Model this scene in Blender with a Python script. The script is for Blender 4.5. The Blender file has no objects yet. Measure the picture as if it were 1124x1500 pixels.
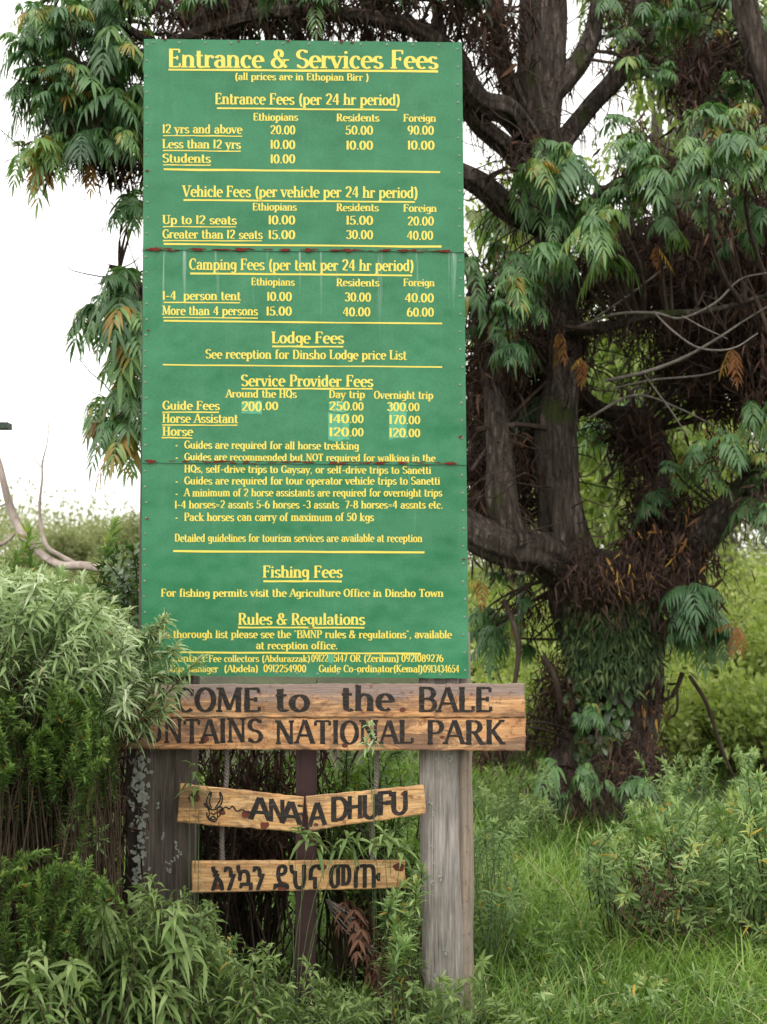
import bpy, bmesh, math, random
import numpy as np
from mathutils import Vector, noise

# ------------------------------------------------------------------ camera, sky, sun, exposure
S = bpy.context.scene
COL = S.collection
R = math.radians
F = 2083.0                     # focal length in photograph pixels (1124 x 1500)
PITCH = R(3.8)
CAM = np.array([0.0, 0.0, 1.6])
cam = bpy.data.cameras.new("camera")
cam.sensor_fit = 'VERTICAL'
cam.sensor_height = 24.0
cam.lens = 24.0 * F / 1500.0
cam.clip_start = 0.05
cam.clip_end = 3000
cam.dof.use_dof = True
cam.dof.focus_distance = 5.32
cam.dof.aperture_fstop = 2.8
camo = bpy.data.objects.new("camera", cam)
camo.location = CAM
camo.rotation_euler = (R(90) + PITCH, 0, 0)
COL.objects.link(camo)
S.camera = camo

SUN_EL, SUN_AZ = R(58), R(200)         # azimuth clockwise from +Y
w = bpy.data.worlds.new("World")
S.world = w
w.use_nodes = True
nt = w.node_tree
sky = nt.nodes.new("ShaderNodeTexSky")
sky.sky_type = 'NISHITA'
sky.sun_disc = False
sky.sun_elevation = SUN_EL
sky.sun_rotation = SUN_AZ
sky.air_density = 1.0
sky.dust_density = 1.0
sky.ozone_density = 0.6
hs = nt.nodes.new("ShaderNodeHueSaturation")
hs.inputs['Saturation'].default_value = 0.12
nt.links.new(sky.outputs[0], hs.inputs['Color'])
bg = nt.nodes["Background"]
# a bright cloud deck in front of the clear sky: mottled, nearly white
tc = nt.nodes.new("ShaderNodeTexCoord")
cl = nt.nodes.new("ShaderNodeTexNoise"); cl.inputs['Scale'].default_value = 2.5; cl.inputs['Detail'].default_value = 4
nt.links.new(tc.outputs['Generated'], cl.inputs[0])
cr = nt.nodes.new("ShaderNodeValToRGB")
cr.color_ramp.elements[0].position = .3; cr.color_ramp.elements[0].color = (9.1, 8.9, 8.4, 1)
cr.color_ramp.elements[1].position = .7; cr.color_ramp.elements[1].color = (11.9, 11.7, 11.2, 1)
nt.links.new(cl.outputs[0], cr.inputs[0])
mx = nt.nodes.new("ShaderNodeMix"); mx.data_type = 'RGBA'; mx.inputs[0].default_value = .8
nt.links.new(hs.outputs[0], mx.inputs[6]); nt.links.new(cr.outputs[0], mx.inputs[7])
nt.links.new(mx.outputs[2], bg.inputs[0])
bg.inputs[1].default_value = 0.15
sl = bpy.data.lights.new("sun", 'SUN')
sl.energy = 1.0
sl.angle = R(25)
sl.color = (1.0, 0.97, 0.92)
so = bpy.data.objects.new("sun", sl)
sd = Vector((math.sin(SUN_AZ) * math.cos(SUN_EL), math.cos(SUN_AZ) * math.cos(SUN_EL), math.sin(SUN_EL)))
so.rotation_euler = sd.to_track_quat('Z', 'Y').to_euler()
so.location = (0, -5, 10)
COL.objects.link(so)
S.view_settings.view_transform = 'Standard'
S.view_settings.look = 'None'
S.view_settings.gamma = 1.0
S.view_settings.exposure = 0.52
S.render.engine = 'CYCLES'
S.cycles.max_bounces = 6
S.cycles.diffuse_bounces = 3
S.cycles.transmission_bounces = 4
S.cycles.use_denoising = True

rng = np.random.default_rng(7)
random.seed(7)

# ------------------------------------------------------------------ helpers
def P(px, py, Y):
    """point seen at photograph pixel (px, py) on the vertical plane y = Y (arrays allowed)"""
    px = np.asarray(px, float); py = np.asarray(py, float); Y = np.asarray(Y, float)
    cx = (px - 562) / F; cy = (750 - py) / F
    c, s = math.cos(PITCH), math.sin(PITCH)
    t = Y / (c - cy * s)
    return np.stack(np.broadcast_arrays(t * cx, Y * 1.0, CAM[2] + t * (s + cy * c)), -1)

def gz(x, y):
    x = np.asarray(x, float); y = np.asarray(y, float)
    z = np.clip(y - 6, 0, 60) * 0.045 + np.clip(y - 10, 0, 12) * .075
    z = z + np.where(y > 6, 0.03, 0.02) * (np.sin(x * 1.7 + y * .8) + np.sin(y * 2.1 - x * .6))
    z = z + np.clip(-x - 3, 0, 30) * 0.02 * np.clip((y - 8) / 10, 0, 1)
    return z

def tag(o, label=None, cat=None, group=None, kind=None):
    if label: o["label"] = label
    if cat: o["category"] = cat
    if group: o["group"] = group
    if kind: o["kind"] = kind
    return o

def empty(name, loc, label, cat, group=None):
    o = bpy.data.objects.new(name, None)
    o.location = [float(v) for v in loc]
    COL.objects.link(o)
    return tag(o, label, cat, group)

class MB:
    """collects vertices, faces and a per-vertex tint, links them as one mesh object"""
    def __init__(self):
        self.v, self.f, self.a, self.n = [], [], [], 0
    def add(self, V, Fq, a=0.5):
        V = np.asarray(V, float).reshape(-1, 3); Fq = np.asarray(Fq, int)
        self.v.append(V); self.f.append(Fq + self.n)
        self.a.append(np.broadcast_to(np.asarray(a, float), (len(V),)))
        self.n += len(V)
    def build(self, name, mat, parent=None, smooth=True):
        V = np.concatenate(self.v); A = np.concatenate(self.a)
        if parent is not None:
            V = V - np.array(parent.location)
        me = bpy.data.meshes.new(name)
        me.vertices.add(len(V)); me.vertices.foreach_set("co", V.astype(np.float32).ravel())
        lens = np.concatenate([np.full(len(f), f.shape[1]) for f in self.f])
        loops = np.concatenate([f.ravel() for f in self.f])
        me.loops.add(len(loops)); me.loops.foreach_set("vertex_index", loops.astype(np.int32))
        me.polygons.add(len(lens))
        st = np.concatenate([[0], np.cumsum(lens)[:-1]])
        me.polygons.foreach_set("loop_start", st.astype(np.int32))
        me.polygons.foreach_set("loop_total", lens.astype(np.int32))
        at = me.attributes.new("rnd", 'FLOAT', 'POINT')
        at.data.foreach_set("value", A.astype(np.float32))
        me.update(calc_edges=True); me.validate()
        me.polygons.foreach_set("use_smooth", np.full(len(me.polygons), smooth, bool))
        me.materials.append(mat)
        o = bpy.data.objects.new(name, me)
        COL.objects.link(o)
        if parent is not None: o.parent = parent
        return o

def unit(a):
    return a / np.maximum(np.linalg.norm(a, axis=-1, keepdims=True), 1e-9)

SHAPES = {
    'lance': ([0, .12, .35, .65, 1], [.12, .55, 1, .75, .02]),
    'small': ([0, .4, 1], [.15, 1, .02]),
    'oval': ([0, .2, .55, .85, 1], [.1, .8, 1, .6, .02]),
    'grass': ([0, .3, .6, .85, 1], [.8, 1, .8, .45, .02]),
    'strip': ([0, .35, .7, 1], [.5, 1, .7, .05]),
}
def leaves(mb, O, D, N, L, W, droop, fold, shape, rnd, curl=0.0):
    """leaf blades: O origin, D direction, N upper side, L length, W half width (arrays of n)"""
    s, wp = (np.array(q) for q in SHAPES[shape])
    n = len(O); m = len(s)
    D = unit(D); side = unit(np.cross(D, N)); Nn = np.cross(side, D)
    L = np.broadcast_to(L, (n,)); W = np.broadcast_to(W, (n,)); droop = np.broadcast_to(droop, (n,))
    mid = O[:, None] + D[:, None] * (L[:, None] * s)[..., None]
    mid[..., 2] -= (droop * L)[:, None] * s ** 2
    if curl is not 0.0:
        mid = mid + side[:, None] * (np.broadcast_to(curl, (n,)) * L)[:, None, None] * (s ** 2)[None, :, None]
    ww = (W[:, None] * wp)[..., None]
    up = Nn[:, None] * ww * fold
    V = np.stack([mid - side[:, None] * ww + up, mid, mid + side[:, None] * ww + up], 2)   # n,m,3,3
    idx = np.arange(n * m * 3).reshape(n, m, 3)
    q1 = np.stack([idx[:, :-1, 0], idx[:, :-1, 1], idx[:, 1:, 1], idx[:, 1:, 0]], -1).reshape(-1, 4)
    q2 = np.stack([idx[:, :-1, 1], idx[:, :-1, 2], idx[:, 1:, 2], idx[:, 1:, 1]], -1).reshape(-1, 4)
    a = np.repeat(np.broadcast_to(rnd, (n,)), m * 3)
    mb.add(V, np.concatenate([q1, q2]), a)

def tubes(mb, C, r, sides=5, a=0.5):
    """C: n,m,3 centre lines; r: n,m radii"""
    n, m = C.shape[:2]
    T = unit(np.gradient(C, axis=1))
    ref = np.where(np.abs(T[..., 2:3]) > .9, np.array([1., 0, 0]), np.array([0, 0, 1.]))
    B = unit(np.cross(T, ref)); N = np.cross(B, T)
    ang = np.arange(sides) * 2 * math.pi / sides
    V = C[:, :, None] + r[..., None, None] * (B[:, :, None] * np.cos(ang)[:, None] + N[:, :, None] * np.sin(ang)[:, None])
    idx = np.arange(n * m * sides).reshape(n, m, sides); nx = np.roll(idx, -1, 2)
    q = np.stack([idx[:, :-1], nx[:, :-1], nx[:, 1:], idx[:, 1:]], -1).reshape(-1, 4)
    mb.add(V, q, np.repeat(np.broadcast_to(a, (n,)), m * sides))

def bez(A, B, C, m):
    u = np.linspace(0, 1, m)[None, :, None]
    return (1 - u) ** 2 * A[:, None] + 2 * u * (1 - u) * B[:, None] + u ** 2 * C[:, None]

def spline(pts, step):
    """Catmull-Rom through rows of pts (any columns), about `step` apart in the first three"""
    p = np.asarray(pts, float); p = np.vstack([2 * p[0] - p[1], p, 2 * p[-1] - p[-2]])
    out = []
    for i in range(1, len(p) - 2):
        k = max(2, int(np.linalg.norm(p[i + 1, :3] - p[i, :3]) / step))
        for t in np.arange(k) / k:
            out.append(.5 * (2 * p[i] + (p[i + 1] - p[i - 1]) * t + (2 * p[i - 1] - 5 * p[i] + 4 * p[i + 1] - p[i + 2]) * t * t
                             + (3 * p[i] - p[i - 1] - 3 * p[i + 1] + p[i + 2]) * t ** 3))
    out.append(p[-2])
    return np.array(out)

def in_poly(pts, poly):
    x, y = pts[:, 0], pts[:, 1]; c = np.zeros(len(pts), bool); j = len(poly) - 1
    for i in range(len(poly)):
        xi, yi = poly[i]; xj, yj = poly[j]
        hit = ((yi > y) != (yj > y)) & (x < (xj - xi) * (y - yi) / (yj - yi + 1e-9) + xi)
        c ^= hit; j = i
    return c

def region(poly, Y0, Y1, n):
    """n points spread through the volume whose outline is poly and whose depth runs from Y0 to Y1"""
    p = np.array(poly, float); lo, hi = p.min(0), p.max(0); got = np.zeros((0, 2))
    while len(got) < n:
        q = lo + rng.random((n * 3, 2)) * (hi - lo)
        got = np.vstack([got, q[in_poly(q, poly)]])
    got = got[:n]
    return P(got[:, 0], got[:, 1], Y0 + rng.random(n) * (Y1 - Y0))

def rdir(n):
    return unit(rng.normal(size=(n, 3)))

# ------------------------------------------------------------------ materials
def newmat(name):
    m = bpy.data.materials.new(name); m.use_nodes = True
    return m, m.node_tree, m.node_tree.nodes["Principled BSDF"]
def node(nt, kind, **kw):
    n = nt.nodes.new(kind)
    for k, v in kw.items():
        if k in n.inputs: n.inputs[k].default_value = v
        else: setattr(n, k, v)
    return n
def ramp(nt, stops, src=None, interp='LINEAR'):
    r = nt.nodes.new("ShaderNodeValToRGB"); e = r.color_ramp.elements; r.color_ramp.interpolation = interp
    while len(e) < len(stops): e.new(0.5)
    for el, (p, c) in zip(e, stops):
        el.position = p; el.color = (*c, 1) if len(c) == 3 else c
    if src is not None: nt.links.new(src, r.inputs[0])
    return r
def noise_tex(nt, scale, detail=4, rough=.6, coord='Object', stretch=(1, 1, 1), dist=0.0):
    tc = nt.nodes.new("ShaderNodeTexCoord"); mp = nt.nodes.new("ShaderNodeMapping")
    mp.inputs['Scale'].default_value = stretch
    nt.links.new(tc.outputs[coord], mp.inputs[0])
    n = node(nt, "ShaderNodeTexNoise", Scale=scale, Detail=detail, Roughness=rough, Distortion=dist)
    nt.links.new(mp.outputs[0], n.inputs[0])
    return n
def mix(nt, fac, a, b, mode='MIX'):
    m = nt.nodes.new("ShaderNodeMix"); m.data_type = 'RGBA'; m.blend_type = mode
    for sock, v in ((m.inputs[0], fac), (m.inputs[6], a), (m.inputs[7], b)):
        if hasattr(v, 'is_output'): nt.links.new(v, sock)
        elif isinstance(v, (int, float)): sock.default_value = v
        else: sock.default_value = (*v, 1)
    return m.outputs[2]
def bump(nt, bsdf, h, strength, dist=.01):
    b = node(nt, "ShaderNodeBump", Strength=strength, Distance=dist)
    nt.links.new(h, b.inputs['Height']); nt.links.new(b.outputs[0], bsdf.inputs['Normal'])

def leaf_mat(name, stops, rough=.5, trans=.3, tcol=(1.0, 1.15, .45), spec=.3):
    m, nt, b = newmat(name)
    at = nt.nodes.new("ShaderNodeAttribute"); at.attribute_name = "rnd"
    r = ramp(nt, stops, at.outputs['Fac'])
    nz = noise_tex(nt, 14, 2)
    c = mix(nt, .35, r.outputs[0], mix(nt, 1.0, r.outputs[0], ramp(nt, [(.3, (.5, .5, .5)), (.7, (1.6, 1.6, 1.5))], nz.outputs[0]).outputs[0], 'MULTIPLY'))
    nt.links.new(c, b.inputs['Base Color'])
    b.inputs['Roughness'].default_value = rough
    b.inputs['Specular IOR Level'].default_value = spec
    t = nt.nodes.new("ShaderNodeBsdfTranslucent")
    nt.links.new(mix(nt, 1.0, c, tcol, 'MULTIPLY'), t.inputs[0])
    ms = nt.nodes.new("ShaderNodeMixShader"); ms.inputs[0].default_value = trans
    nt.links.new(b.outputs[0], ms.inputs[1]); nt.links.new(t.outputs[0], ms.inputs[2])
    nt.links.new(ms.outputs[0], nt.nodes["Material Output"].inputs[0])
    return m

def bark_mat(name, c0, c1, c2, scale=6, moss=None, moss_cut=.58, bstr=.9):
    m, nt, b = newmat(name)
    n1 = noise_tex(nt, scale, 6, .7, stretch=(2.2, 2.2, .35), dist=.6)
    n2 = noise_tex(nt, 1.6, 4)
    r = ramp(nt, [(.3, c0), (.55, c1), (.75, c2)], n1.outputs[0])
    c = mix(nt, .5, r.outputs[0], mix(nt, 1.0, r.outputs[0], ramp(nt, [(.35, (.5, .45, .4)), (.65, (1.4, 1.4, 1.4))], n2.outputs[0]).outputs[0], 'MULTIPLY'))
    if moss:
        n3 = noise_tex(nt, 3.5, 5)
        k = ramp(nt, [(moss_cut, (0, 0, 0)), (moss_cut + .08, (1, 1, 1))], n3.outputs[0])
        c = mix(nt, k.outputs[0], c, moss)
    nt.links.new(c, b.inputs['Base Color'])
    b.inputs['Roughness'].default_value = .9
    b.inputs['Specular IOR Level'].default_value = .15
    bump(nt, b, n1.outputs[0], bstr, .03)
    return m

def plain(name, col, rough=.6, spec=.3, metal=0):
    m, nt, b = newmat(name)
    n = noise_tex(nt, 40, 4)
    c = mix(nt, 1.0, col, ramp(nt, [(.3, (.8, .8, .8)), (.7, (1.15, 1.15, 1.15))], n.outputs[0]).outputs[0], 'MULTIPLY')
    nt.links.new(c, b.inputs['Base Color'])
    b.inputs['Roughness'].default_value = rough; b.inputs['Specular IOR Level'].default_value = spec
    b.inputs['Metallic'].default_value = metal
    return m

M = {}
M['hagenia'] = leaf_mat("hagenia_leaf", [(0, (.035, .08, .035)), (.4, (.075, .16, .065)), (.75, (.125, .235, .09)), (.93, (.21, .33, .1)), (.96, (.3, .24, .04)), (1, (.3, .17, .03))], .4, .34, spec=.45)
M['dead'] = leaf_mat("dead_leaf", [(0, (.02, .013, .011)), (.6, (.058, .036, .029)), (.9, (.11, .06, .045)), (1, (.17, .085, .045))], .75, .15, (1, .8, .6), .15)
M['dead_bright'] = leaf_mat("dead_leaf_orange", [(0, (.13, .05, .022)), (.5, (.24, .11, .04)), (1, (.46, .29, .06))], .7, .2, (1, .8, .6), .15)
M['dead_brown'] = leaf_mat("dead_leaf_brown", [(0, (.06, .03, .02)), (.6, (.14, .07, .045)), (1, (.24, .14, .09))], .75, .15, (1, .8, .6), .15)
M['silver'] = leaf_mat("silver_leaf", [(0, (.13, .21, .075)), (.5, (.27, .37, .16)), (.9, (.5, .57, .37)), (.985, (.6, .65, .5)), (1, (.4, .22, .05))], .6, .25, (1, 1.1, .6), .25)
M['heath'] = leaf_mat("heath_leaf", [(0, (.035, .075, .02)), (.5, (.11, .19, .045)), (.92, (.23, .35, .085)), (.97, (.28, .26, .05)), (1, (.4, .2, .03))], .5, .3)
M['willow'] = leaf_mat("willow_leaf", [(0, (.08, .14, .045)), (.5, (.17, .25, .08)), (.95, (.3, .38, .16)), (1, (.4, .3, .08))], .55, .3)
M['whorl'] = leaf_mat("whorl_leaf", [(0, (.085, .15, .055)), (.5, (.195, .3, .11)), (.9, (.38, .49, .21)), (.95, (.5, .4, .06)), (1, (.5, .27, .04))], .5, .28)
M['grass'] = leaf_mat("grass_blade", [(0, (.095, .17, .035)), (.5, (.2, .325, .07)), (.9, (.33, .44, .14)), (1, (.56, .5, .3))], .5, .35)
M['bright'] = leaf_mat("undergrowth_leaf", [(0, (.17, .24, .065)), (.5, (.36, .43, .14)), (.93, (.54, .58, .26)), (1, (.6, .42, .1))], .6, .4)
M['pale'] = leaf_mat("pale_heath", [(0, (.17, .2, .1)), (.5, (.27, .29, .15)), (1, (.4, .4, .23))], .7, .35)
M['glossy'] = leaf_mat("glossy_leaf", [(0, (.025, .06, .02)), (.7, (.06, .12, .03)), (1, (.16, .2, .05))], .3, .2, spec=.5)
M['moss'] = leaf_mat("moss_fern", [(0, (.025, .05, .02)), (.6, (.06, .1, .035)), (1, (.16, .2, .07))], .6, .2)
M['bark'] = bark_mat("dark_bark", (.02, .016, .014), (.12, .095, .08), (.36, .3, .26), 14, (.07, .085, .03), .6, 2.0)
M['twig'] = bark_mat("twig_bark", (.03, .02, .016), (.07, .05, .04), (.13, .1, .085), 9)
M['pale_twig'] = bark_mat("pale_twig", (.12, .1, .09), (.24, .21, .19), (.36, .33, .3), 9)
M['driftwood'] = bark_mat("driftwood", (.3, .23, .2), (.5, .42, .38), (.66, .58, .54), 6)
M['grey_trunk'] = bark_mat("grey_trunk", (.14, .13, .115), (.27, .25, .23), (.4, .38, .35), 4, (.2, .24, .1), .6)
M['stem'] = bark_mat("stem_bark", (.05, .035, .025), (.1, .075, .05), (.16, .13, .09), 12)
M['green_stem'] = plain("green_stem", (.14, .2, .09))

# ground
m, nt, b = newmat("ground_soil"); M['ground'] = m
n1 = noise_tex(nt, 2.0, 6); n2 = noise_tex(nt, 25, 5)
c = mix(nt, n2.outputs[0], ramp(nt, [(.35, (.03, .045, .015)), (.6, (.075, .12, .03))], n1.outputs[0]).outputs[0], (.05, .035, .02))
nt.links.new(c, b.inputs['Base Color']); b.inputs['Roughness'].default_value = .95
bump(nt, b, n2.outputs[0], .8, .05)

# green enamel sheet: weathering streaks run down from the top seam of each sheet
def enamel(name, top_z, streak):
    m, nt, b = newmat(name)
    n1 = noise_tex(nt, 3, 5); n2 = noise_tex(nt, 120, 3)
    base = mix(nt, ramp(nt, [(.35, (0, 0, 0)), (.65, (1, 1, 1))], n1.outputs[0]).outputs[0], (.022, .165, .066), (.036, .215, .096))
    n3 = noise_tex(nt, 14, 4, .65, stretch=(1, 1, .12))
    base = mix(nt, ramp(nt, [(.55, (0, 0, 0)), (.75, (.25, .25, .25))], n3.outputs[0]).outputs[0], base, (.1, .26, .15))
    base = mix(nt, .12, base, ramp(nt, [(.4, (.03, .12, .05)), (.6, (.1, .3, .18))], n2.outputs[0]).outputs[0])
    if streak:
        tc = nt.nodes.new("ShaderNodeTexCoord"); sp = nt.nodes.new("ShaderNodeSeparateXYZ")
        nt.links.new(tc.outputs['Object'], sp.inputs[0])
        ns = noise_tex(nt, 30, 3, .7, stretch=(1, 1, .04))
        k = ramp(nt, [(.6, (0, 0, 0)), (.72, (1, 1, 1))], ns.outputs[0])
        mr = node(nt, "ShaderNodeMapRange"); nt.links.new(sp.outputs[2], mr.inputs[0])
        mr.inputs[1].default_value = top_z - .42; mr.inputs[2].default_value = top_z
        pw = node(nt, "ShaderNodeMath", operation='POWER'); nt.links.new(mr.outputs[0], pw.inputs[0]); pw.inputs[1].default_value = 2.2
        mu = node(nt, "ShaderNodeMath", operation='MULTIPLY'); nt.links.new(k.outputs[0], mu.inputs[0]); nt.links.new(pw.outputs[0], mu.inputs[1])
        mu2 = node(nt, "ShaderNodeMath", operation='MULTIPLY'); nt.links.new(mu.outputs[0], mu2.inputs[0]); mu2.inputs[1].default_value = streak
        base = mix(nt, mu2.outputs[0], base, (.5, .6, .55))
    nt.links.new(base, b.inputs['Base Color'])
    b.inputs['Roughness'].default_value = .32; b.inputs['Specular IOR Level'].default_value = .36
    nb = noise_tex(nt, 2.6, 3, .5)
    bump(nt, b, nb.outputs[0], .8, .05)
    return m
m, nt, b = newmat("yellow_paint"); M['yellow'] = m
n1 = noise_tex(nt, 60, 4); n2 = noise_tex(nt, 8, 3)
c = mix(nt, n2.outputs[0], (.75, .58, .06), (.86, .72, .14))
c = mix(nt, ramp(nt, [(.62, (0, 0, 0)), (.75, (.6, .6, .6))], n1.outputs[0]).outputs[0], c, (.4, .5, .12))
nt.links.new(c, b.inputs['Base Color']); b.inputs['Roughness'].default_value = .45
M['rust'] = plain("rust", (.16, .03, .022), .9, .1)
M['nail'] = plain("nail_heads", (.2, .24, .2), .5)
M['patch'] = plain("repaint_patch", (.1, .38, .22), .4)
M['frame'] = plain("board_frame", (.1, .09, .08), .8)

def wood(name, cA, cB, cD, grey, scale=3, stretch=(.22, 2, 3.2), greyamt=.5, greytop=None):
    m, nt, b = newmat(name)
    g1 = noise_tex(nt, scale * 3.4, 8, .72, stretch=stretch, dist=1.4)
    g2 = noise_tex(nt, scale * 2.6, 8, .72, stretch=(.55, 2, 1.7), dist=.8) if stretch[0] < 1 else noise_tex(nt, scale, 5)
    g3 = noise_tex(nt, scale * 26, 5, .7, stretch=(.08, 1, 1.4) if stretch[0] < 1 else (1.4, 1, .08))
    g6 = noise_tex(nt, scale * 11, 6, .75)
    c = ramp(nt, [(.25, cD), (.45, cA), (.7, cB)], g1.outputs[0]).outputs[0]
    c = mix(nt, .55, c, mix(nt, 1.0, c, ramp(nt, [(.3, (.4, .35, .33)), (.65, (1.3, 1.25, 1.2))], g3.outputs[0]).outputs[0], 'MULTIPLY'))
    k = ramp(nt, [(.465, (0, 0, 0)), (.55, (greyamt,) * 3)], g2.outputs[0]).outputs[0]
    c = mix(nt, k, c, (.115, .07, .055) if stretch[0] < 1 else grey)
    if greytop is not None:
        tc = nt.nodes.new("ShaderNodeTexCoord"); sp = nt.nodes.new("ShaderNodeSeparateXYZ")
        nt.links.new(tc.outputs['Object'], sp.inputs[0])
        ad = node(nt, "ShaderNodeMath", operation='MULTIPLY_ADD'); nt.links.new(g2.outputs[0], ad.inputs[0]); ad.inputs[1].default_value = .12
        nt.links.new(sp.outputs[2], ad.inputs[2])
        mr = node(nt, "ShaderNodeMapRange"); nt.links.new(ad.outputs[0], mr.inputs[0])
        mr.inputs[1].default_value = greytop + .04; mr.inputs[2].default_value = greytop + .075
        c = mix(nt, mix(nt, 1.0, mr.outputs[0], (.85, .85, .85), 'MULTIPLY'), c, (.27, .215, .2))
    c = mix(nt, ramp(nt, [(.56, (0, 0, 0)), (.63, (.75, .75, .75))], g6.outputs[0]).outputs[0], c, cD)
    nt.links.new(c, b.inputs['Base Color']); b.inputs['Roughness'].default_value = .62; b.inputs['Specular IOR Level'].default_value = .3
    bump(nt, b, g3.outputs[0], .7, .006)
    return m
m, nt, b = newmat("charred_letters"); M['char'] = m
n1 = noise_tex(nt, 70, 5, .7, stretch=(.5, 1, 1))
nt.links.new(ramp(nt, [(.4, (.008, .007, .006)), (.62, (.03, .022, .018)), (.72, (.13, .085, .055))], n1.outputs[0]).outputs[0], b.inputs['Base Color'])
b.inputs['Roughness'].default_value = .75; bump(nt, b, n1.outputs[0], .8, .01)
M['scorch'] = plain("scorched_wood", (.15, .075, .038), .8, .2)
M['knot'] = plain("wood_knot", (.13, .035, .02), .6)
M['rope'] = plain("grey_rope", (.2, .18, .16), .9, .1)

m, nt, b = newmat("weathered_post"); M['post'] = m
g1 = noise_tex(nt, 9, 6, .7, stretch=(3, 3, .25), dist=.5); g2 = noise_tex(nt, 2.5, 4); g3 = noise_tex(nt, 17, 4, .65)
c = ramp(nt, [(.3, (.16, .145, .135)), (.5, (.33, .3, .28)), (.72, (.46, .42, .395))], g1.outputs[0]).outputs[0]
c = mix(nt, ramp(nt, [(.45, (0, 0, 0)), (.7, (.55, .55, .55))], g2.outputs[0]).outputs[0], c, (.09, .085, .05))
c = mix(nt, ramp(nt, [(.685, (0, 0, 0)), (.71, (.8, .8, .8))], g3.outputs[0]).outputs[0], c, (.42, .46, .42))
nt.links.new(c, b.inputs['Base Color']); b.inputs['Roughness'].default_value = .85; b.inputs['Specular IOR Level'].default_value = .2
g4 = noise_tex(nt, 60, 4, .7, stretch=(2, 2, .07)); g5 = noise_tex(nt, 45, 2, .5, stretch=(1.8, 1.8, .03))
c = mix(nt, .7, c, mix(nt, 1.0, c, ramp(nt, [(.32, (.45, .43, .42)), (.62, (1.3, 1.28, 1.25))], g4.outputs[0]).outputs[0], 'MULTIPLY'))
c = mix(nt, ramp(nt, [(.27, (.8, .8, .8)), (.32, (0, 0, 0))], g5.outputs[0]).outputs[0], c, (.025, .02, .018))
nt.links.new(c, b.inputs['Base Color'])
bump(nt, b, g4.outputs[0], .8, .012)
mL = m.copy(); mL.name = "stained_shaded_post"; M['post_dark'] = mL  # left post: stained wood, with the shade on it put into the colour
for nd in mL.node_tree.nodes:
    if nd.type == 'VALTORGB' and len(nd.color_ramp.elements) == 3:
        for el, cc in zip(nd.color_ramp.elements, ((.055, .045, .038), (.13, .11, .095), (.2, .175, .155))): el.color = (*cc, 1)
M['lichen'] = plain("lichen", (.33, .35, .3), .95, .1)
M['post_pale'] = wood("pale_split_wood", (.3, .24, .19), (.42, .35, .29), (.16, .12, .1), (.22, .2, .18), stretch=(3.2, 2, .22))
m, nt, b = newmat("maroon_paint"); M['maroon'] = m
g = noise_tex(nt, 6, 5)
nt.links.new(ramp(nt, [(.35, (.045, .018, .02)), (.7, (.085, .035, .036))], g.outputs[0]).outputs[0], b.inputs['Base Color']); b.inputs['Roughness'].default_value = .5
M['slab'] = plain("slab_green_grey", (.045, .075, .06), .5)

# ------------------------------------------------------------------ ground: one sheet to the horizon
ax = np.concatenate([[-1500, -500, -150, -60], np.linspace(-25, 25, 101), [60, 150, 500, 1500]])
ay = np.concatenate([[-400, -80, -20], np.linspace(-5, 35, 121), [45, 60, 100, 250, 700, 2000]])
gx, gy = np.meshgrid(ax, ay)
g = MB(); idx = np.arange(gx.size).reshape(gx.shape)
g.add(np.stack([gx, gy, gz(gx, gy)], -1), np.stack([idx[:-1, :-1], idx[:-1, 1:], idx[1:, 1:], idx[1:, :-1]], -1).reshape(-1, 4))
tag(g.build("ground", M['ground']), "grassy earth sloping gently up behind the signs", kind='structure')

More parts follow.
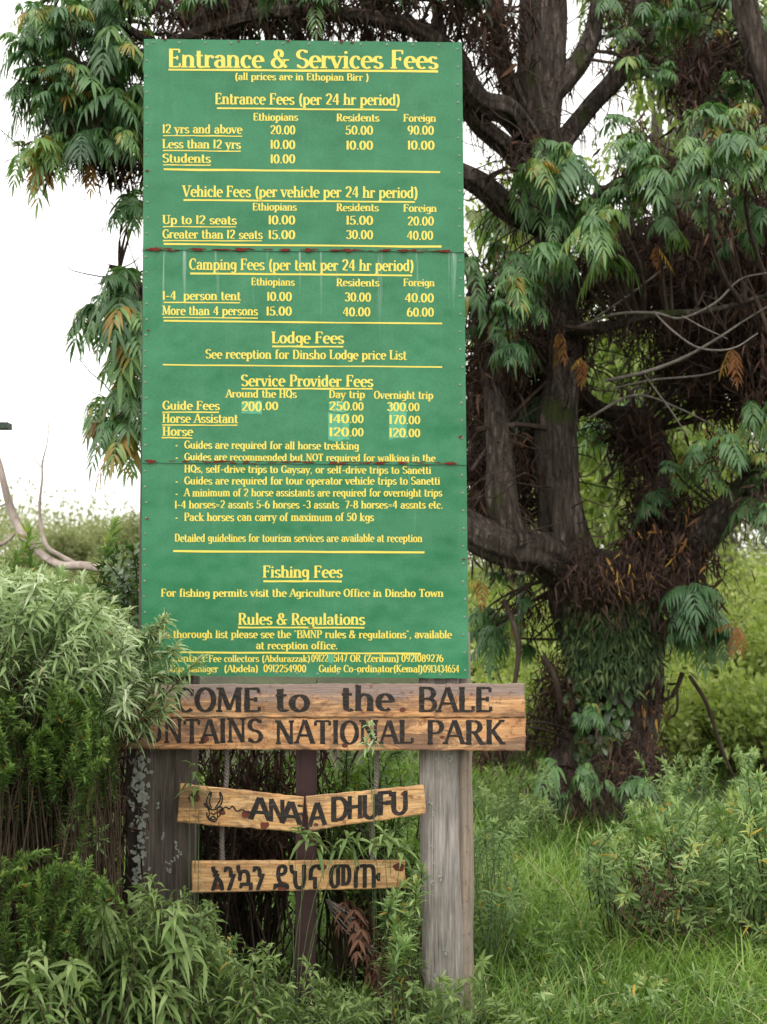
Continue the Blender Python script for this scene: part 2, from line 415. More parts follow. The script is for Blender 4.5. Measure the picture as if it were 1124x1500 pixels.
# ------------------------------------------------------------------ painted lettering: a pen-stroke alphabet
GL = {
 'A': (60, "t 4 0 29 100;l 31 100 56 0;t 13 34 48 34;s 4 0;s 56 0"),
 'B': (58, "l 12 0 12 100;t 6 97 30 97;t 12 53 32 53;t 6 3 32 3;a 30 75 17 22 -90 90;a 32 28 19 25 -90 90"),
 'C': (58, "a 34 50 25 48 50 310;t 51 68 51 96"),
 'D': (62, "l 13 0 13 100;t 6 97 28 97;t 6 3 28 3;a 28 50 25 47 -90 90"),
 'E': (54, "l 13 0 13 100;t 6 97 47 97;t 13 52 38 52;t 6 3 48 3;t 46 97 46 80;t 48 3 48 22;t 38 62 38 42"),
 'F': (52, "l 13 0 13 100;s 13 0;t 6 97 48 97;t 13 52 38 52;t 47 97 47 78;t 38 62 38 42"),
 'G': (62, "a 34 50 25 48 50 320;l 54 6 54 42;s 53 42;t 51 70 51 95"),
 'H': (66, "l 14 0 14 100;l 52 0 52 100;t 14 52 52 52;s 14 0;s 14 100;s 52 0;s 52 100"),
 'I': (28, "l 14 0 14 100;s 14 0;s 14 100"),
 'K': (60, "l 13 0 13 100;t 14 40 50 100;l 24 54 52 0;s 13 0;s 13 100;s 50 100;s 53 0"),
 'L': (50, "l 13 0 13 100;s 13 100;t 6 3 46 3;t 46 3 46 24"),
 'M': (76, "t 9 0 13 100;l 14 100 38 6;t 38 6 62 100;l 64 0 64 100;s 9 0;s 64 0;s 10 100;s 67 100"),
 'N': (66, "t 11 0 11 100;l 12 100 53 0;t 53 0 53 100;s 11 0;s 9 100;s 53 100"),
 'O': (62, "a 31 50 24 48 0 360"),
 'P': (54, "l 13 0 13 100;s 13 0;t 6 97 28 97;t 13 46 30 46;a 29 71.5 18 25.5 -90 90"),
 'Q': (64, "a 31 50 24 48 0 360;l 34 22 56 -10"),
 'R': (60, "l 13 0 13 100;s 13 0;t 6 97 28 97;t 13 50 30 50;a 29 73.5 17 23.5 -90 90;l 30 50 52 0;s 54 0"),
 'S': (52, "a 27 74 18 23 30 270;a 27 26 19 24 -150 90;t 44 82 44 97;t 9 4 9 20"),
 'T': (56, "l 28 0 28 100;s 28 0;t 5 97 51 97;t 5 97 5 78;t 51 97 51 78"),
 'U': (64, "l 13 100 13 28;a 32 28 19 26 180 360;t 51 28 51 100;s 13 100;s 51 100"),
 'V': (60, "l 5 100 30 0;t 30 0 55 100;s 6 100;s 54 100"),
 'W': (84, "l 5 100 24 0;t 24 0 42 90;l 42 90 60 0;t 60 0 79 100;s 6 100;s 78 100"),
 'Z': (52, "t 8 97 46 97;l 46 97 8 3;t 6 3 48 3;t 8 97 8 80;t 48 3 48 20"),
 'a': (50, "l 38 4 38 46;a 24 46 14 19 0 165;a 24 20 15 19 30 330;t 38 4 47 1"),
 'b': (52, "l 12 2 12 100;a 28 33 17 32 -155 155;t 4 99 12 99"),
 'c': (46, "a 27 33 18 32 50 310;d 39 52"),
 'd': (54, "l 40 2 40 100;a 25 33 17 32 25 335;t 32 99 40 99;t 40 2 48 2"),
 'e': (48, "a 26 33 18 32 0 310;t 9 36 43 36"),
 'f': (34, "l 15 0 15 82;a 26 82 11 16 40 180;t 4 64 30 64;s 15 0"),
 'g': (50, "a 24 36 16 28 0 360;l 41 64 41 -8;a 25 -8 16 17 -150 0"),
 'h': (56, "l 12 0 12 100;a 28 44 15 20 0 160;l 43 46 43 0;s 12 0;s 43 0;t 4 99 12 99"),
 'i': (26, "l 13 0 13 66;d 13 86;s 13 0;t 5 65 13 65"),
 'k': (54, "l 12 0 12 100;t 13 26 40 64;l 22 38 44 0;s 12 0;s 45 0;s 40 65;t 4 99 12 99"),
 'l': (26, "l 13 0 13 100;s 13 0;t 5 99 13 99"),
 'm': (82, "l 12 0 12 66;a 26 44 14 20 0 160;l 40 46 40 0;a 54 44 14 20 0 160;l 68 46 68 0;s 12 0;s 40 0;s 68 0;t 4 65 12 65"),
 'n': (56, "l 12 0 12 66;a 28 44 15 20 0 160;l 43 46 43 0;s 12 0;s 43 0;t 4 65 12 65"),
 'o': (52, "a 26 33 18 32 0 360"),
 'p': (54, "l 12 -28 12 66;a 29 33 17 32 -155 155;s 12 -28;t 4 65 12 65"),
 'q': (54, "l 42 -28 42 66;a 26 33 17 32 25 335;s 42 -28"),
 'r': (40, "l 12 0 12 66;a 27 42 14 21 50 165;s 12 0;t 4 65 12 65;d 35 56"),
 's': (42, "a 22 48 13 16 20 270;a 22 16 14 15 -160 90;t 33 52 33 66;t 8 2 8 14"),
 't': (34, "l 14 14 14 90;a 24 16 10 15 180 320;t 3 64 30 64"),
 'u': (56, "l 12 66 12 22;a 27 22 15 20 180 360;l 42 2 42 66;t 4 65 12 65;t 34 65 42 65;t 42 2 50 2"),
 'v': (48, "l 5 66 24 0;t 24 0 43 66;s 6 66;s 42 66"),
 'w': (70, "l 5 66 20 0;t 20 0 35 62;l 35 62 50 0;t 50 0 65 66;s 6 66;s 64 66"),
 'x': (50, "l 7 65 42 1;t 42 65 7 1;s 8 65;s 42 65;s 8 0;s 42 0"),
 'y': (50, "l 6 66 26 2;t 44 66 18 -28;s 7 66;s 43 66;d 14 -24"),
 'z': (44, "t 6 63 38 63;l 38 63 6 3;t 6 3 40 3;t 6 63 6 50;t 40 3 40 16"),
 '0': (54, "a 27 49 18 48 0 360"), '1': (26, "l 13 0 13 99;t 5 86 13 96"),
 '2': (52, "a 26 72 17 25 -35 170;l 40 58 8 6;l 8 7 46 3"),
 '3': (50, "a 24 75 16 22 -80 160;a 24 28 18 26 -160 85"), '4': (54, "t 34 98 5 30;t 5 30 52 30;l 37 0 37 98"),
 '5': (50, "l 13 93 44 97;t 13 96 11 54;a 23 31 19 29 -155 135"), '6': (54, "a 27 31 18 30 0 360;a 38 40 29 57 100 190"),
 '7': (48, "l 6 92 44 97;l 44 96 20 0"), '8': (54, "a 27 75 15 22 0 360;a 27 27 18 26 0 360"), '9': (54, "a 27 67 18 30 0 360;a 16 58 29 57 -80 10"),
 '&': (68, "a 30 76 13 21 -50 230;l 20 64 60 2;a 26 27 20 26 110 345;t 46 20 58 46;s 58 46"),
 '.': (22, "d 11 6"), ',': (22, "d 11 6;t 12 4 6 -14"), ':': (26, "d 13 10;d 13 54"), '(': (34, "a 36 40 22 64 115 245"),
 ')': (34, "a -2 40 22 64 -65 65"), '-': (40, "l 6 36 34 36;t 6 39 34 39"), '=': (48, "t 6 46 42 46;t 6 28 42 28"),
 '"': (30, "t 9 100 8 82;t 20 100 19 82"), '*': (30, "d 15 36"), ' ': (30, ""),
}
class Pen:
    """strokes as flat ribbons; put(points) turns local (x, y) into world points a hair apart so that no two overlap in one plane"""
    def __init__(self, thick=17, thin=7, serif=True, wob=0.0):
        self.mb = MB(); self.halo = MB(); self.k = 0; self.thick, self.thin, self.serif, self.wob = thick, thin, serif, wob
    def ribbon(self, pts, to, thin=False, closed=False):
        p = np.asarray(pts, float)
        if closed: d = np.roll(p, -1, 0) - np.roll(p, 1, 0)
        else: d = np.gradient(p, axis=0)
        d = d / np.maximum(np.linalg.norm(d, axis=1, keepdims=True), 1e-9)
        tk = self.thin if thin else self.thick
        w = .5 * np.sqrt((tk * d[:, 1]) ** 2 + (self.thin * d[:, 0]) ** 2)[:, None]
        nrm = np.stack([-d[:, 1], d[:, 0]], 1)
        if self.wob: w = w * (1 + self.wob * rng.normal(size=w.shape))
        A, B = p + nrm * w, p - nrm * w
        n = len(p); i = np.arange(n if closed else n - 1); j = (i + 1) % n
        self.k = (self.k + 1) % 7
        V = to(np.concatenate([A, B]), self.k)
        self.mb.add(V, np.stack([i + n, j + n, j, i], 1))
        if self.wob:
            w2 = w + .8 * (1 + .5 * rng.random(w.shape)); H = to(np.concatenate([p + nrm * w2, p - nrm * w2]), 0)
            H[:, 1] += .0003 - .00002 * self.k
            self.halo.add(H, np.stack([i + n, j + n, j, i], 1))
    def glyph(self, ch, to):
        wd, spec = GL.get(ch, GL[' '])
        for tok in spec.split(';'):
            if not tok: continue
            q = tok.split(); v = [float(x) for x in q[1:]]
            if q[0] in 'lt':
                p = np.array(v).reshape(-1, 2)
                if self.wob: p = p[0] + np.linspace(0, 1, 7)[:, None] * (p[1] - p[0])
                self.ribbon(p, to, q[0] == 't')
            elif q[0] == 'a':
                cx, cy, rx, ry, a0, a1 = v; cl = abs(a1 - a0) >= 360
                n = max(5, int(abs(a1 - a0) / 20) + 1)
                a = np.radians(np.linspace(a0, a1, n + (1 if cl else 0)))
                if cl: a = a[:-1]
                self.ribbon(np.stack([cx + rx * np.cos(a), cy + ry * np.sin(a)], 1), to, False, cl)
            elif q[0] == 's' and self.serif:
                h = self.thick * (.62 if self.wob else .85)
                y = v[1] + (3 if v[1] <= 0 else -3)
                self.ribbon([[v[0] - h, y], [v[0] + h, y]], to, True)
            elif q[0] == 'd':
                a = np.radians(np.arange(0, 360, 45)); r = self.thick * .5
                self.k = (self.k + 1) % 7
                pts = np.stack([v[0] + r * .9 * np.cos(a), v[1] + r * np.sin(a)], 1)
                self.mb.add(to(np.vstack([pts, [[v[0], v[1]]]]), self.k), [[i, (i + 1) % 8, 8] for i in range(8)])
        return wd
    def text(self, s, x0, x1, base, cap, Y, slope=0.0, gap=.0005, step=.00012, jit=0.0):
        tot = sum(GL.get(c, GL[' '])[0] for c in s)
        sx = (x1 - x0) / tot; sy = cap / 100.0; x = x0
        for c in s:
            j = rng.normal() * jit
            def to(p, k, x=x, j=j):
                px = x + p[:, 0] * sx
                return P(px, base + j - p[:, 1] * sy + slope * (px - x0), Y - gap - k * step)
            self.glyph(c, to); x += GL.get(c, GL[' '])[0] * sx
    def rule(self, x0, y0, x1, y1, t, Y, gap=.0005, step=.00012):
        n = 9; x = np.linspace(x0, x1, n); y = np.linspace(y0, y1, n) + rng.normal(size=n) * .15
        self.k = (self.k + 1) % 7
        h = t / 2 * (1 + .12 * rng.normal(size=n))
        V = np.concatenate([P(x, y - h, Y - gap - self.k * step), P(x, y + h, Y - gap - self.k * step)])
        i = np.arange(n - 1)
        self.mb.add(V, np.stack([i + n, i + n + 1, i + 1, i], 1))

# ------------------------------------------------------------------ the tall green price board
YB = 5.30
def seam(x, ya, yb): return ya + (yb - ya) * (x - 210) / 470
LX = lambda y: 211 - 4 * (y - 57) / 935
RX = lambda y: 677 + 10 * (y - 62) / 932
board = empty("price_board", P(447, 993, YB + .02), "tall green painted metal price board with yellow lettering headed Entrance and Services Fees", "sign")

def sheet(name, top, bot, Y, mat, wave, rag):
    """one enamelled sheet: a thin plate with slightly buckled edges; bot/top are (left, right) pixel heights"""
    nx, ny = 40, 24; mb = MB()
    u, v = np.meshgrid(np.linspace(0, 1, nx + 1), np.linspace(0, 1, ny + 1))
    yl = top[0] + (bot[0] - top[0]) * v; yr = top[1] + (bot[1] - top[1]) * v
    py = yl + (yr - yl) * u
    px = LX(py) + (RX(py) - LX(py)) * u
    ed = np.array([[noise.noise((i * .7, wave, 3.1)) for i in range(nx + 1)]])
    py = py + ed * rag * (v > .999)
    fr = P(px, py, Y); bk = P(px, py, Y); bk[..., 1] += .004
    n = fr.shape[0] * fr.shape[1]; idx = np.arange(n).reshape(ny + 1, nx + 1)
    q = np.stack([idx[:-1, :-1], idx[1:, :-1], idx[1:, 1:], idx[:-1, 1:]], -1).reshape(-1, 4)
    mb.add(np.concatenate([fr.reshape(-1, 3), bk.reshape(-1, 3)]), np.concatenate([q, q[:, ::-1] + n]))
    per = np.concatenate([idx[0, :], idx[1:, -1], idx[-1, -2::-1], idx[-2:0:-1, 0]])
    nxt = np.roll(per, -1)
    mb.f.append(np.stack([per, nxt, nxt + n, per + n], 1))
    return mb.build(name, mat, board, smooth=False)

zt = float(P(447, 365, YB)[2] - board.location[2]); zt2 = float(P(447, 677, YB)[2] - board.location[2])
sh1 = sheet("metal_sheet", (57, 62), (366.5, 369), YB - .004, enamel("green_enamel_upper", 9, 0), 1.0, 2.0)
sh2 = sheet("metal_sheet", (360, 363), (678, 681), YB, enamel("green_enamel_middle", zt, .75), 2.0, 2.0)
sh3 = sheet("metal_sheet", (672, 674), (989, 994), YB + .004, enamel("green_enamel_lower", zt2, .3), 3.0, .8)
for s_, l_ in ((sh1, "uppermost green sheet of the board"), (sh2, "middle green sheet with pale drip streaks"), (sh3, "lowest green sheet of the board")):
    s_["label"] = l_
fm = MB()
def box_px(mb, x0, y0, x1, y1, Y0, Y1):
    A = P(x0, y0, Y0); B = P(x1, y1, Y0)
    x = (A[0], B[0]); z = (B[2], A[2]); y = (Y0, Y1)
    V = [(x[i], y[j], z[k]) for i in (0, 1) for j in (0, 1) for k in (0, 1)]
    mb.add(V, [(0, 4, 5, 1), (4, 6, 7, 5), (6, 2, 3, 7), (2, 0, 1, 3), (1, 5, 7, 3), (0, 2, 6, 4)])
for x0, y0, x1, y1 in ((213, 60, 226, 988), (666, 64, 676, 990), (226, 62, 666, 74), (226, 358, 666, 372), (226, 668, 666, 684), (226, 974, 666, 988)):
    box_px(fm, x0, y0, x1, y1, YB + .01, YB + .05)
fm.build("back_frame", M['frame'], board, False)

T = [
 (1, "Entrance & Services Fees", 246, 642, 98.5, 27), (1, "(all prices are in Ethopian Birr )", 344, 541, 117, 10.5),
 (1, "Entrance Fees (per 24 hr period)", 315, 587, 152.5, 16.5),
 (1, "Ethiopians", 371, 437, 176.5, 11), (1, "Residents", 493, 556, 177.5, 11), (1, "Foreign", 591, 639, 178, 11),
 (1, "12 yrs and above", 238, 355, 195, 13), (1, "20.00", 396, 433, 196.5, 13), (1, "50.00", 506, 547, 197, 13), (1, "90.00", 597, 636, 197, 13),
 (1, "Less than 12 yrs", 238, 353, 217, 13), (1, "10.00", 396, 433, 218, 13), (1, "10.00", 507, 547, 219, 13), (1, "10.00", 597, 637, 219, 13),
 (1, "Students", 238, 309, 238, 13), (1, "10.00", 396, 433, 239, 13),
 (1, "Vehicle Fees (per vehicle per 24 hr period)", 268, 613, 288, 16.5),
 (1, "Ethiopians", 370, 435, 308, 11), (1, "Residents", 493, 555, 309, 11), (1, "Foreign", 591, 640, 310, 11),
 (1, "Up to 12 seats", 238, 347, 328, 13), (1, "10.00", 393, 433, 328.5, 13), (1, "15.00", 507, 547, 329, 13), (1, "20.00", 597, 636, 330, 13),
 (1, "Greater than 12 seats", 238, 385, 349, 13), (1, "15.00", 393, 433, 350, 13), (1, "30.00", 507, 547, 350, 13), (1, "40.00", 596, 635, 351, 13),
 (2, "Camping Fees (per tent per 24 hr period)", 277, 607, 395, 16.5),
 (2, "Ethiopians", 368, 432, 418, 11), (2, "Residents", 493, 556, 419, 11), (2, "Foreign", 591, 637, 419, 11),
 (2, "1-4  person tent", 238, 353, 439, 13), (2, "10.00", 391, 428, 440.5, 13), (2, "30.00", 505, 544, 441.5, 13), (2, "40.00", 593, 636, 442.5, 13),
 (2, "More than 4 persons", 238, 378, 461, 13), (2, "15.00", 390, 428, 462, 13), (2, "40.00", 502, 543, 463, 13), (2, "60.00", 596, 636, 463.5, 13),
 (2, "Lodge Fees", 398, 504, 502.5, 17), (2, "See reception for Dinsho Lodge price List", 301, 596, 525, 13.5),
 (2, "Service Provider Fees", 353, 547, 565.5, 17),
 (2, "Around the HQs", 331, 435, 582, 11.5), (2, "Day trip", 482, 535, 583, 11.5), (2, "Overnight trip", 548, 635, 584, 11.5),
 (2, "Guide Fees", 238, 322, 600, 13), (2, "200", 354, 384, 602, 14), (2, ".00", 385, 408, 600.5, 12), (2, "250", 482, 513, 601, 13), (2, ".00", 513, 533, 601, 12), (2, "300", 567, 595, 602, 13), (2, ".00", 595, 615, 602, 12),
 (2, "Horse Assistant", 238, 349, 619, 13), (2, "140", 482, 512, 619.5, 13), (2, ".00", 512, 533, 619.5, 12), (2, "170", 570, 595, 621, 13), (2, ".00", 595, 616, 621, 12),
 (2, "Horse", 238, 283, 638, 13), (2, "120", 482, 512, 639, 13), (2, ".00", 512, 533, 639, 12), (2, "120", 570, 595, 640, 13), (2, ".00", 595, 616, 640, 12),
 (2, "Guides are required for all horse trekking", 270, 526, 657, 11.5),
 (2, "Guides are recommended but NOT required for walking in the", 270, 638, 674, 10.5),
 (3, "HQs, self-drive trips to Gaysay, or self-drive trips to Sanetti", 270, 632, 692, 11),
 (3, "Guides are required for tour operator vehicle trips to Sanetti", 270, 645, 709.5, 11.5),
 (3, "A minimum of 2 horse assistants are required for overnight trips", 270, 648, 727, 11.5),
 (3, "1-4 horses=2 assnts 5-6 horses -3 assnts  7-8 horses=4 assnts etc.", 256, 649, 744.5, 11.5),
 (3, "Pack horses can carry of maximum of 50 kgs", 270, 548, 763, 12),
 (3, "Detailed guidelines for tourism services are available at reception", 256, 619, 793.5, 11.5),
 (3, "Fishing Fees", 385, 502, 846, 17.5), (3, "For fishing permits visit the Agriculture Office in Dinsho Town", 236, 650, 874, 11.5),
 (3, "Rules & Regulations", 349, 535, 915, 17), (3, "For a thorough list please see the \"BMNP rules & regulations\", available", 217, 662, 934.5, 11.5),
 (3, "at reception office.", 375, 495, 951, 11.5),
 (3, "Contact:", 252, 305, 969.5, 11), (3, "Fee collectors (Abdurazzak)", 306, 455, 969.5, 10), (3, "09122", 456, 481, 969.5, 11), (3, "5147", 489, 509, 969.5, 11), (3, "OR (Zerihun)", 513, 585, 969.5, 10.5), (3, "0921089276", 588, 650, 969.5, 11),
 (3, "Lodge Manager", 238, 320, 984.5, 10.5), (3, "(Abdela)", 328, 379, 984.5, 10.5), (3, "0912254900", 386, 449, 984.5, 11), (3, "Guide Co-ordinator(Kemal)", 467, 620, 984.5, 10.5), (3, "0913434654", 620, 673, 985, 11),
]
RULES = [
 (1, 247, 102, 642, 104.5, 3), (1, 318, 158.5, 582, 161, 2.4), (1, 239, 198.5, 355, 199.5, 1.6), (1, 239, 220.5, 353, 221.5, 1.6), (1, 239, 241.5, 309, 242, 1.6),
 (1, 240, 248, 645, 252, 3), (1, 269, 293, 608, 296, 2.4), (1, 239, 332, 346, 332.5, 1.6), (1, 239, 352.5, 384, 353, 1.6), (1, 240, 357.5, 647, 361.5, 2.8),
 (2, 279, 400.5, 604, 403.5, 2.6), (2, 240, 443, 352, 443.5, 1.6), (2, 239, 465, 378, 466, 1.6), (2, 240, 470, 648, 474, 2.4), (2, 399, 507.5, 503, 508, 2.4),
 (2, 239, 534.5, 648, 537.5, 2.2), (2, 354, 569.5, 546, 569.5, 2.2), (2, 238, 603.5, 321, 604, 1.8), (2, 238, 622.5, 348, 623, 1.8), (2, 237, 641, 282, 641.5, 1.8),
 (3, 254, 807.5, 622, 809, 3), (3, 386, 851.5, 501, 851.5, 2.4), (3, 349, 919, 534, 919.5, 2.4), (3, 265, 955.5, 617, 957.5, 2.6),
]
BUL = [(2, 259, 653), (2, 259, 671), (3, 259, 706), (3, 259, 724), (3, 259, 759)]
sheets = {1: (sh1, YB - .004), 2: (sh2, YB), 3: (sh3, YB + .004)}
for k, (sh, Y) in sheets.items():
    pen = Pen(15.8, 7.6)
    for (q, s, x0, x1, b_, cap) in T:
        if q == k: pen.text(s, x0, x1, b_, cap, Y, .006 if b_ < 700 else .001, jit=.12)
    for (q, x0, y0, x1, y1, t) in RULES:
        if q == k: pen.rule(x0, y0, x1, y1, t, Y)
    for (q, x, y) in BUL:
        if q == k: pen.text("*", x - 4, x + 4, y + 4, 11, Y)
    o = pen.mb.build("lettering", M['yellow'], None, False)
    o.parent = sh; o.location = -board.location
    # nail heads down both sides and along the free edges of each sheet
    nb = MB(); a = np.arange(8) * math.pi / 4
    y0, y1 = {1: (66, 356), 2: (376, 664), 3: (690, 984)}[k]
    spots = [(LX(y) + 5 + rng.normal(), y) for y in np.arange(y0, y1, 23)] + [(RX(y) - 6 + rng.normal(), y) for y in np.arange(y0 + 6, y1, 26)]
    if k == 1: spots += [(x, 62 + .01 * (x - 211)) for x in np.arange(225, 670, 38)]
    if k == 3: spots += [(x, 985 + .008 * (x - 211)) for x in np.arange(225, 675, 30)]
    for (x, y) in spots:
        r = 1.7 + .4 * rng.random()
        ring = P(x + r * np.cos(a), y + r * np.sin(a), Y - .0006); cen = P(x, y, Y - .004)
        nb.add(np.vstack([ring, cen[None]]), [[(i + 1) % 8, i, 8] for i in range(8)])
    o = nb.build("nail_heads", M['nail'], None); o.parent = sh; o.location = -board.location

def blob(mb, cx, cy, rx, ry, Y, n=14, irr=.35):
    a = np.arange(n) * 2 * math.pi / n
    k = 1 + irr * rng.normal(size=n) * .8
    ring = P(cx + rx * k * np.cos(a), cy + ry * k * np.sin(a), Y)
    mb.add(np.vstack([ring, P(cx, cy, Y)[None]]), [[(i + 1) % n, i, n] for i in range(n)])
def seam_rust(sh, Y, ya, yb, big):
    mb = MB()
    for i in range(60):
        x = 216 + 456 * rng.random()
        blob(mb, x, seam(x, ya, yb) + rng.normal() * 1.0, 3 + 4 * rng.random(), .4 + .5 * rng.random(), Y - .0012 - .00004 * i)
    for i, (x, rx, ry) in enumerate(big):
        blob(mb, x, seam(x, ya, yb) + .4, rx * .8, ry * .7, Y - .004 - .0001 * i, 20, .28)
    o = mb.build("rust_flakes", M['rust'], None, False); o.parent = sh; o.location = -board.location
seam_rust(sh1, YB - .004, 364.5, 367, [(226, 10, 3.5), (291, 8, 3), (352, 8, 3), (358, 4, 2.5), (417, 8, 3), (452, 5, 4), (510, 7, 4), (493, 12, 2), (592, 9, 2.5), (655, 8, 3), (330, 12, 1.6), (560, 10, 1.6)])
seam_rust(sh2, YB, 675.5, 678.5, [(222, 9, 3), (318, 8, 1.8), (488, 8, 2.5), (556, 12, 2.6), (590, 8, 2), (660, 12, 2.6), (400, 9, 1.4), (450, 8, 1.4)])
mb = MB()
for i, (x, y) in enumerate([(242, 58), (350, 60), (422, 60), (500, 61), (516, 62), (217, 484), (216, 250), (674, 640), (215, 760), (680, 820)]):
    blob(mb, x, y, 2.5, 1.6, YB - .0075 - .0001 * i, 10)
o = mb.build("rust_flakes", M['rust'], None, False); o.parent = sh1; o.location = -board.location
mb = MB()   # fresher green squares brushed over the old prices
for i, (x0, y0, x1, y1) in enumerate([(481, 605, 512, 645), (570, 590, 596, 642), (354, 588, 384, 607), (482, 588, 508, 603), (480, 958, 489, 971)]):
    n = 5; xs = np.linspace(x0, x1, n)
    V = np.concatenate([P(xs, y0 + rng.normal(size=n), YB - .0004), P(xs, y1 + rng.normal(size=n), YB - .0004)])
    if y0 > 900: V[:, 1] += .004
    j = np.arange(n - 1); mb.add(V, np.stack([j + n, j + n + 1, j + 1, j], 1))
o = mb.build("repaint_patches", M['patch'], None, False); o.parent = sh2; o.location = -board.location

# ------------------------------------------------------------------ wooden planks with burned-in letters
def plank(name, corners, Y, th, mat, parent, rag=1.0, bev=.004):
    """corners TL, TR, BR, BL in pixels; ragged sawn outline, real thickness"""
    pts = []; c = np.array(corners, float)
    for i in range(4):
        a, b_ = c[i], c[(i + 1) % 4]; n = max(3, int(np.linalg.norm(b_ - a) / 9)); e = (b_ - a) / np.linalg.norm(b_ - a); nn = np.array([e[1], -e[0]])
        for k in range(n):
            p = a + (b_ - a) * k / n
            j = 0 if k == 0 else noise.noise((p[0] * .09, p[1] * .09, i * 3.3)) * rag * 2 + rng.normal() * rag * .25
            pts.append(p + nn * j)
    pts = np.array(pts)
    bm = bmesh.new()
    off = np.array(parent.location)
    vs = [bm.verts.new(q - off) for q in P(pts[:, 0], pts[:, 1], Y)]
    f = bm.faces.new(vs)
    ex = bmesh.ops.extrude_face_region(bm, geom=[f])
    for v in ex['geom']:
        if isinstance(v, bmesh.types.BMVert): v.co.y += th
    bmesh.ops.recalc_face_normals(bm, faces=bm.faces)
    ed = [e for e in bm.edges if abs(e.verts[0].co.y - e.verts[1].co.y) < 1e-5]
    bmesh.ops.bevel(bm, geom=ed, offset=bev, segments=2, affect='EDGES')
    me = bpy.data.meshes.new(name); bm.to_mesh(me); bm.free(); me.materials.append(mat)
    o = bpy.data.objects.new(name, me); COL.objects.link(o); o.parent = parent
    return o
def knots(spots, Y, parent, pl):
    mb = MB()
    for i, (x, y, r) in enumerate(spots): blob(mb, x, y, r * 1.15, r * .9, Y - .0003 - i * .00003, 14, .12)
    o = mb.build("wood_knots", M['knot'], None, False); o.parent = pl; o.location = -parent.location
def letters(pen, parent, pl, name="burned_lettering"):
    if name == "burned_lettering":      # a brown scorch line runs along both edges of every burned stroke
        h = pen.halo.build("scorch_marks", M['scorch'], None, False); h.parent = pl; h.location = -parent.location
    o = pen.mb.build(name, M['char'], None, False); o.parent = pl; o.location = -parent.location
    return o

YW = 5.27
W1 = (.56, .29, .125); W2 = (.82, .53, .28); WD = (.17, .07, .035); WG = (.25, .195, .185)
wel = empty("welcome_sign", P(465, 1100, YW + .02), "long two-plank wooden sign with burned capitals welcoming to the national park", "sign")
zp = float(P(465, 1012, YW)[2] - wel.location[2])
p1 = plank("plank", [(186, 1003.5), (769, 1002), (771, 1051), (186, 1051.5)], YW, .045, wood("varnished_wood_upper", W1, W2, WD, WG, 3, greyamt=.6, greytop=zp - .025), wel, .9)
p2 = plank("plank", [(148, 1052.6), (771, 1052.4), (770, 1100), (148, 1097)], YW + .002, .045, wood("varnished_wood_lower", W1, W2, WD, WG, 2.7, greyamt=.75), wel, .7)
pen = Pen(14.5, 8.5, True, .08)
pen.text("WELCOME", 160, 383, 1043, 35, YW, -.001, jit=.4); pen.text("to", 402, 455, 1042, 36, YW, jit=.3); pen.text("the", 499, 577, 1041, 37, YW); pen.text("BALE", 612, 722, 1043, 36, YW, jit=.5)
letters(pen, wel, p1)
pen = Pen(14, 8.5, True, .08)
pen.text("MOUNTAINS", 150, 385, 1088, 35, YW + .002, .001, jit=.5); pen.text("NATIONAL", 403, 606, 1089, 34, YW + .002, jit=.5); pen.text("PARK", 624, 740, 1090, 35, YW + .002, .003, jit=.4)
letters(pen, wel, p2)
knots([(590, 1040, 4), (650, 1030, 3)], YW, wel, p1); knots([(300, 1083, 6), (505, 1092, 4), (648, 1080, 3)], YW + .002, wel, p2)
p1["label"] = "upper plank, greyed along its top edge"; p2["label"] = "lower plank reading mountains national park"

YH = 5.25
sans = lambda: Pen(15, 14, False, .05)
WL1 = (.64, .37, .15); WL2 = (.88, .63, .35)
hl = empty("greeting_plank", P(350, 1215, YH), "left half of the broken hanging plank, with a horned antelope head burned in", "sign", "wooden planks hanging on ropes")
lq = plank("plank", [(264, 1149), (445, 1169), (441, 1219), (259, 1205)], YH, .04, wood("pine_wood_left", WL1, WL2, WD, WG, 3.4, greyamt=.6), hl, .6)
pen = sans()
sl1 = .075
pen.text("A", 365, 397, 1200, 33, YH, sl1); pen.text("N", 393, 419, 1203, 33, YH, sl1); pen.text("A", 411, 442, 1206, 33, YH, sl1)
pen.rule(436, 1180, 444, 1181, 3, YH); pen.rule(436, 1192, 444, 1193, 3.4, YH)
letters(pen, hl, lq)
em = Pen(2.2, 2.2, False, .12)
def line(pen, pts, Y, w=None):
    q = spline(np.array([[x, y, 0] for x, y in pts]), 1.5)[:, :2]
    pen.ribbon(q, lambda p, k: P(p[:, 0], p[:, 1], Y - .0008 - k * .00025))
for pts in ([(308, 1185), (303, 1176), (305, 1167), (309, 1159)], [(310, 1184), (307, 1175), (309, 1167), (310, 1160)], [(315, 1184), (320, 1177), (323, 1169), (322, 1160)],
            [(317, 1185), (324, 1178), (326, 1168), (323, 1160)], [(305, 1184), (301, 1180), (299, 1177), (303, 1178), (306, 1183)], [(317, 1185), (323, 1182), (326, 1184), (321, 1188)],
            [(305, 1184), (307, 1191), (306, 1198), (310, 1203), (316, 1203), (319, 1196), (318, 1190), (319, 1185)], [(306, 1185), (312, 1186), (318, 1185)],
            [(308, 1199), (312, 1196), (316, 1199), (312, 1201), (308, 1199)], [(309, 1190), (313, 1193), (317, 1190)], [(303, 1190), (304, 1197), (308, 1202)],
            [(321, 1189), (323, 1193), (320, 1197)],
            [(324, 1187), (331, 1182), (336, 1185), (341, 1181), (347, 1188), (354, 1186), (361, 1189), (368, 1190)]):
    line(em, pts, YH)
letters(em, hl, lq, "burned_antelope_emblem")
knots([(285, 1169, 8), (325, 1190, 5), (388, 1209, 6), (361, 1193, 6)], YH, hl, lq)
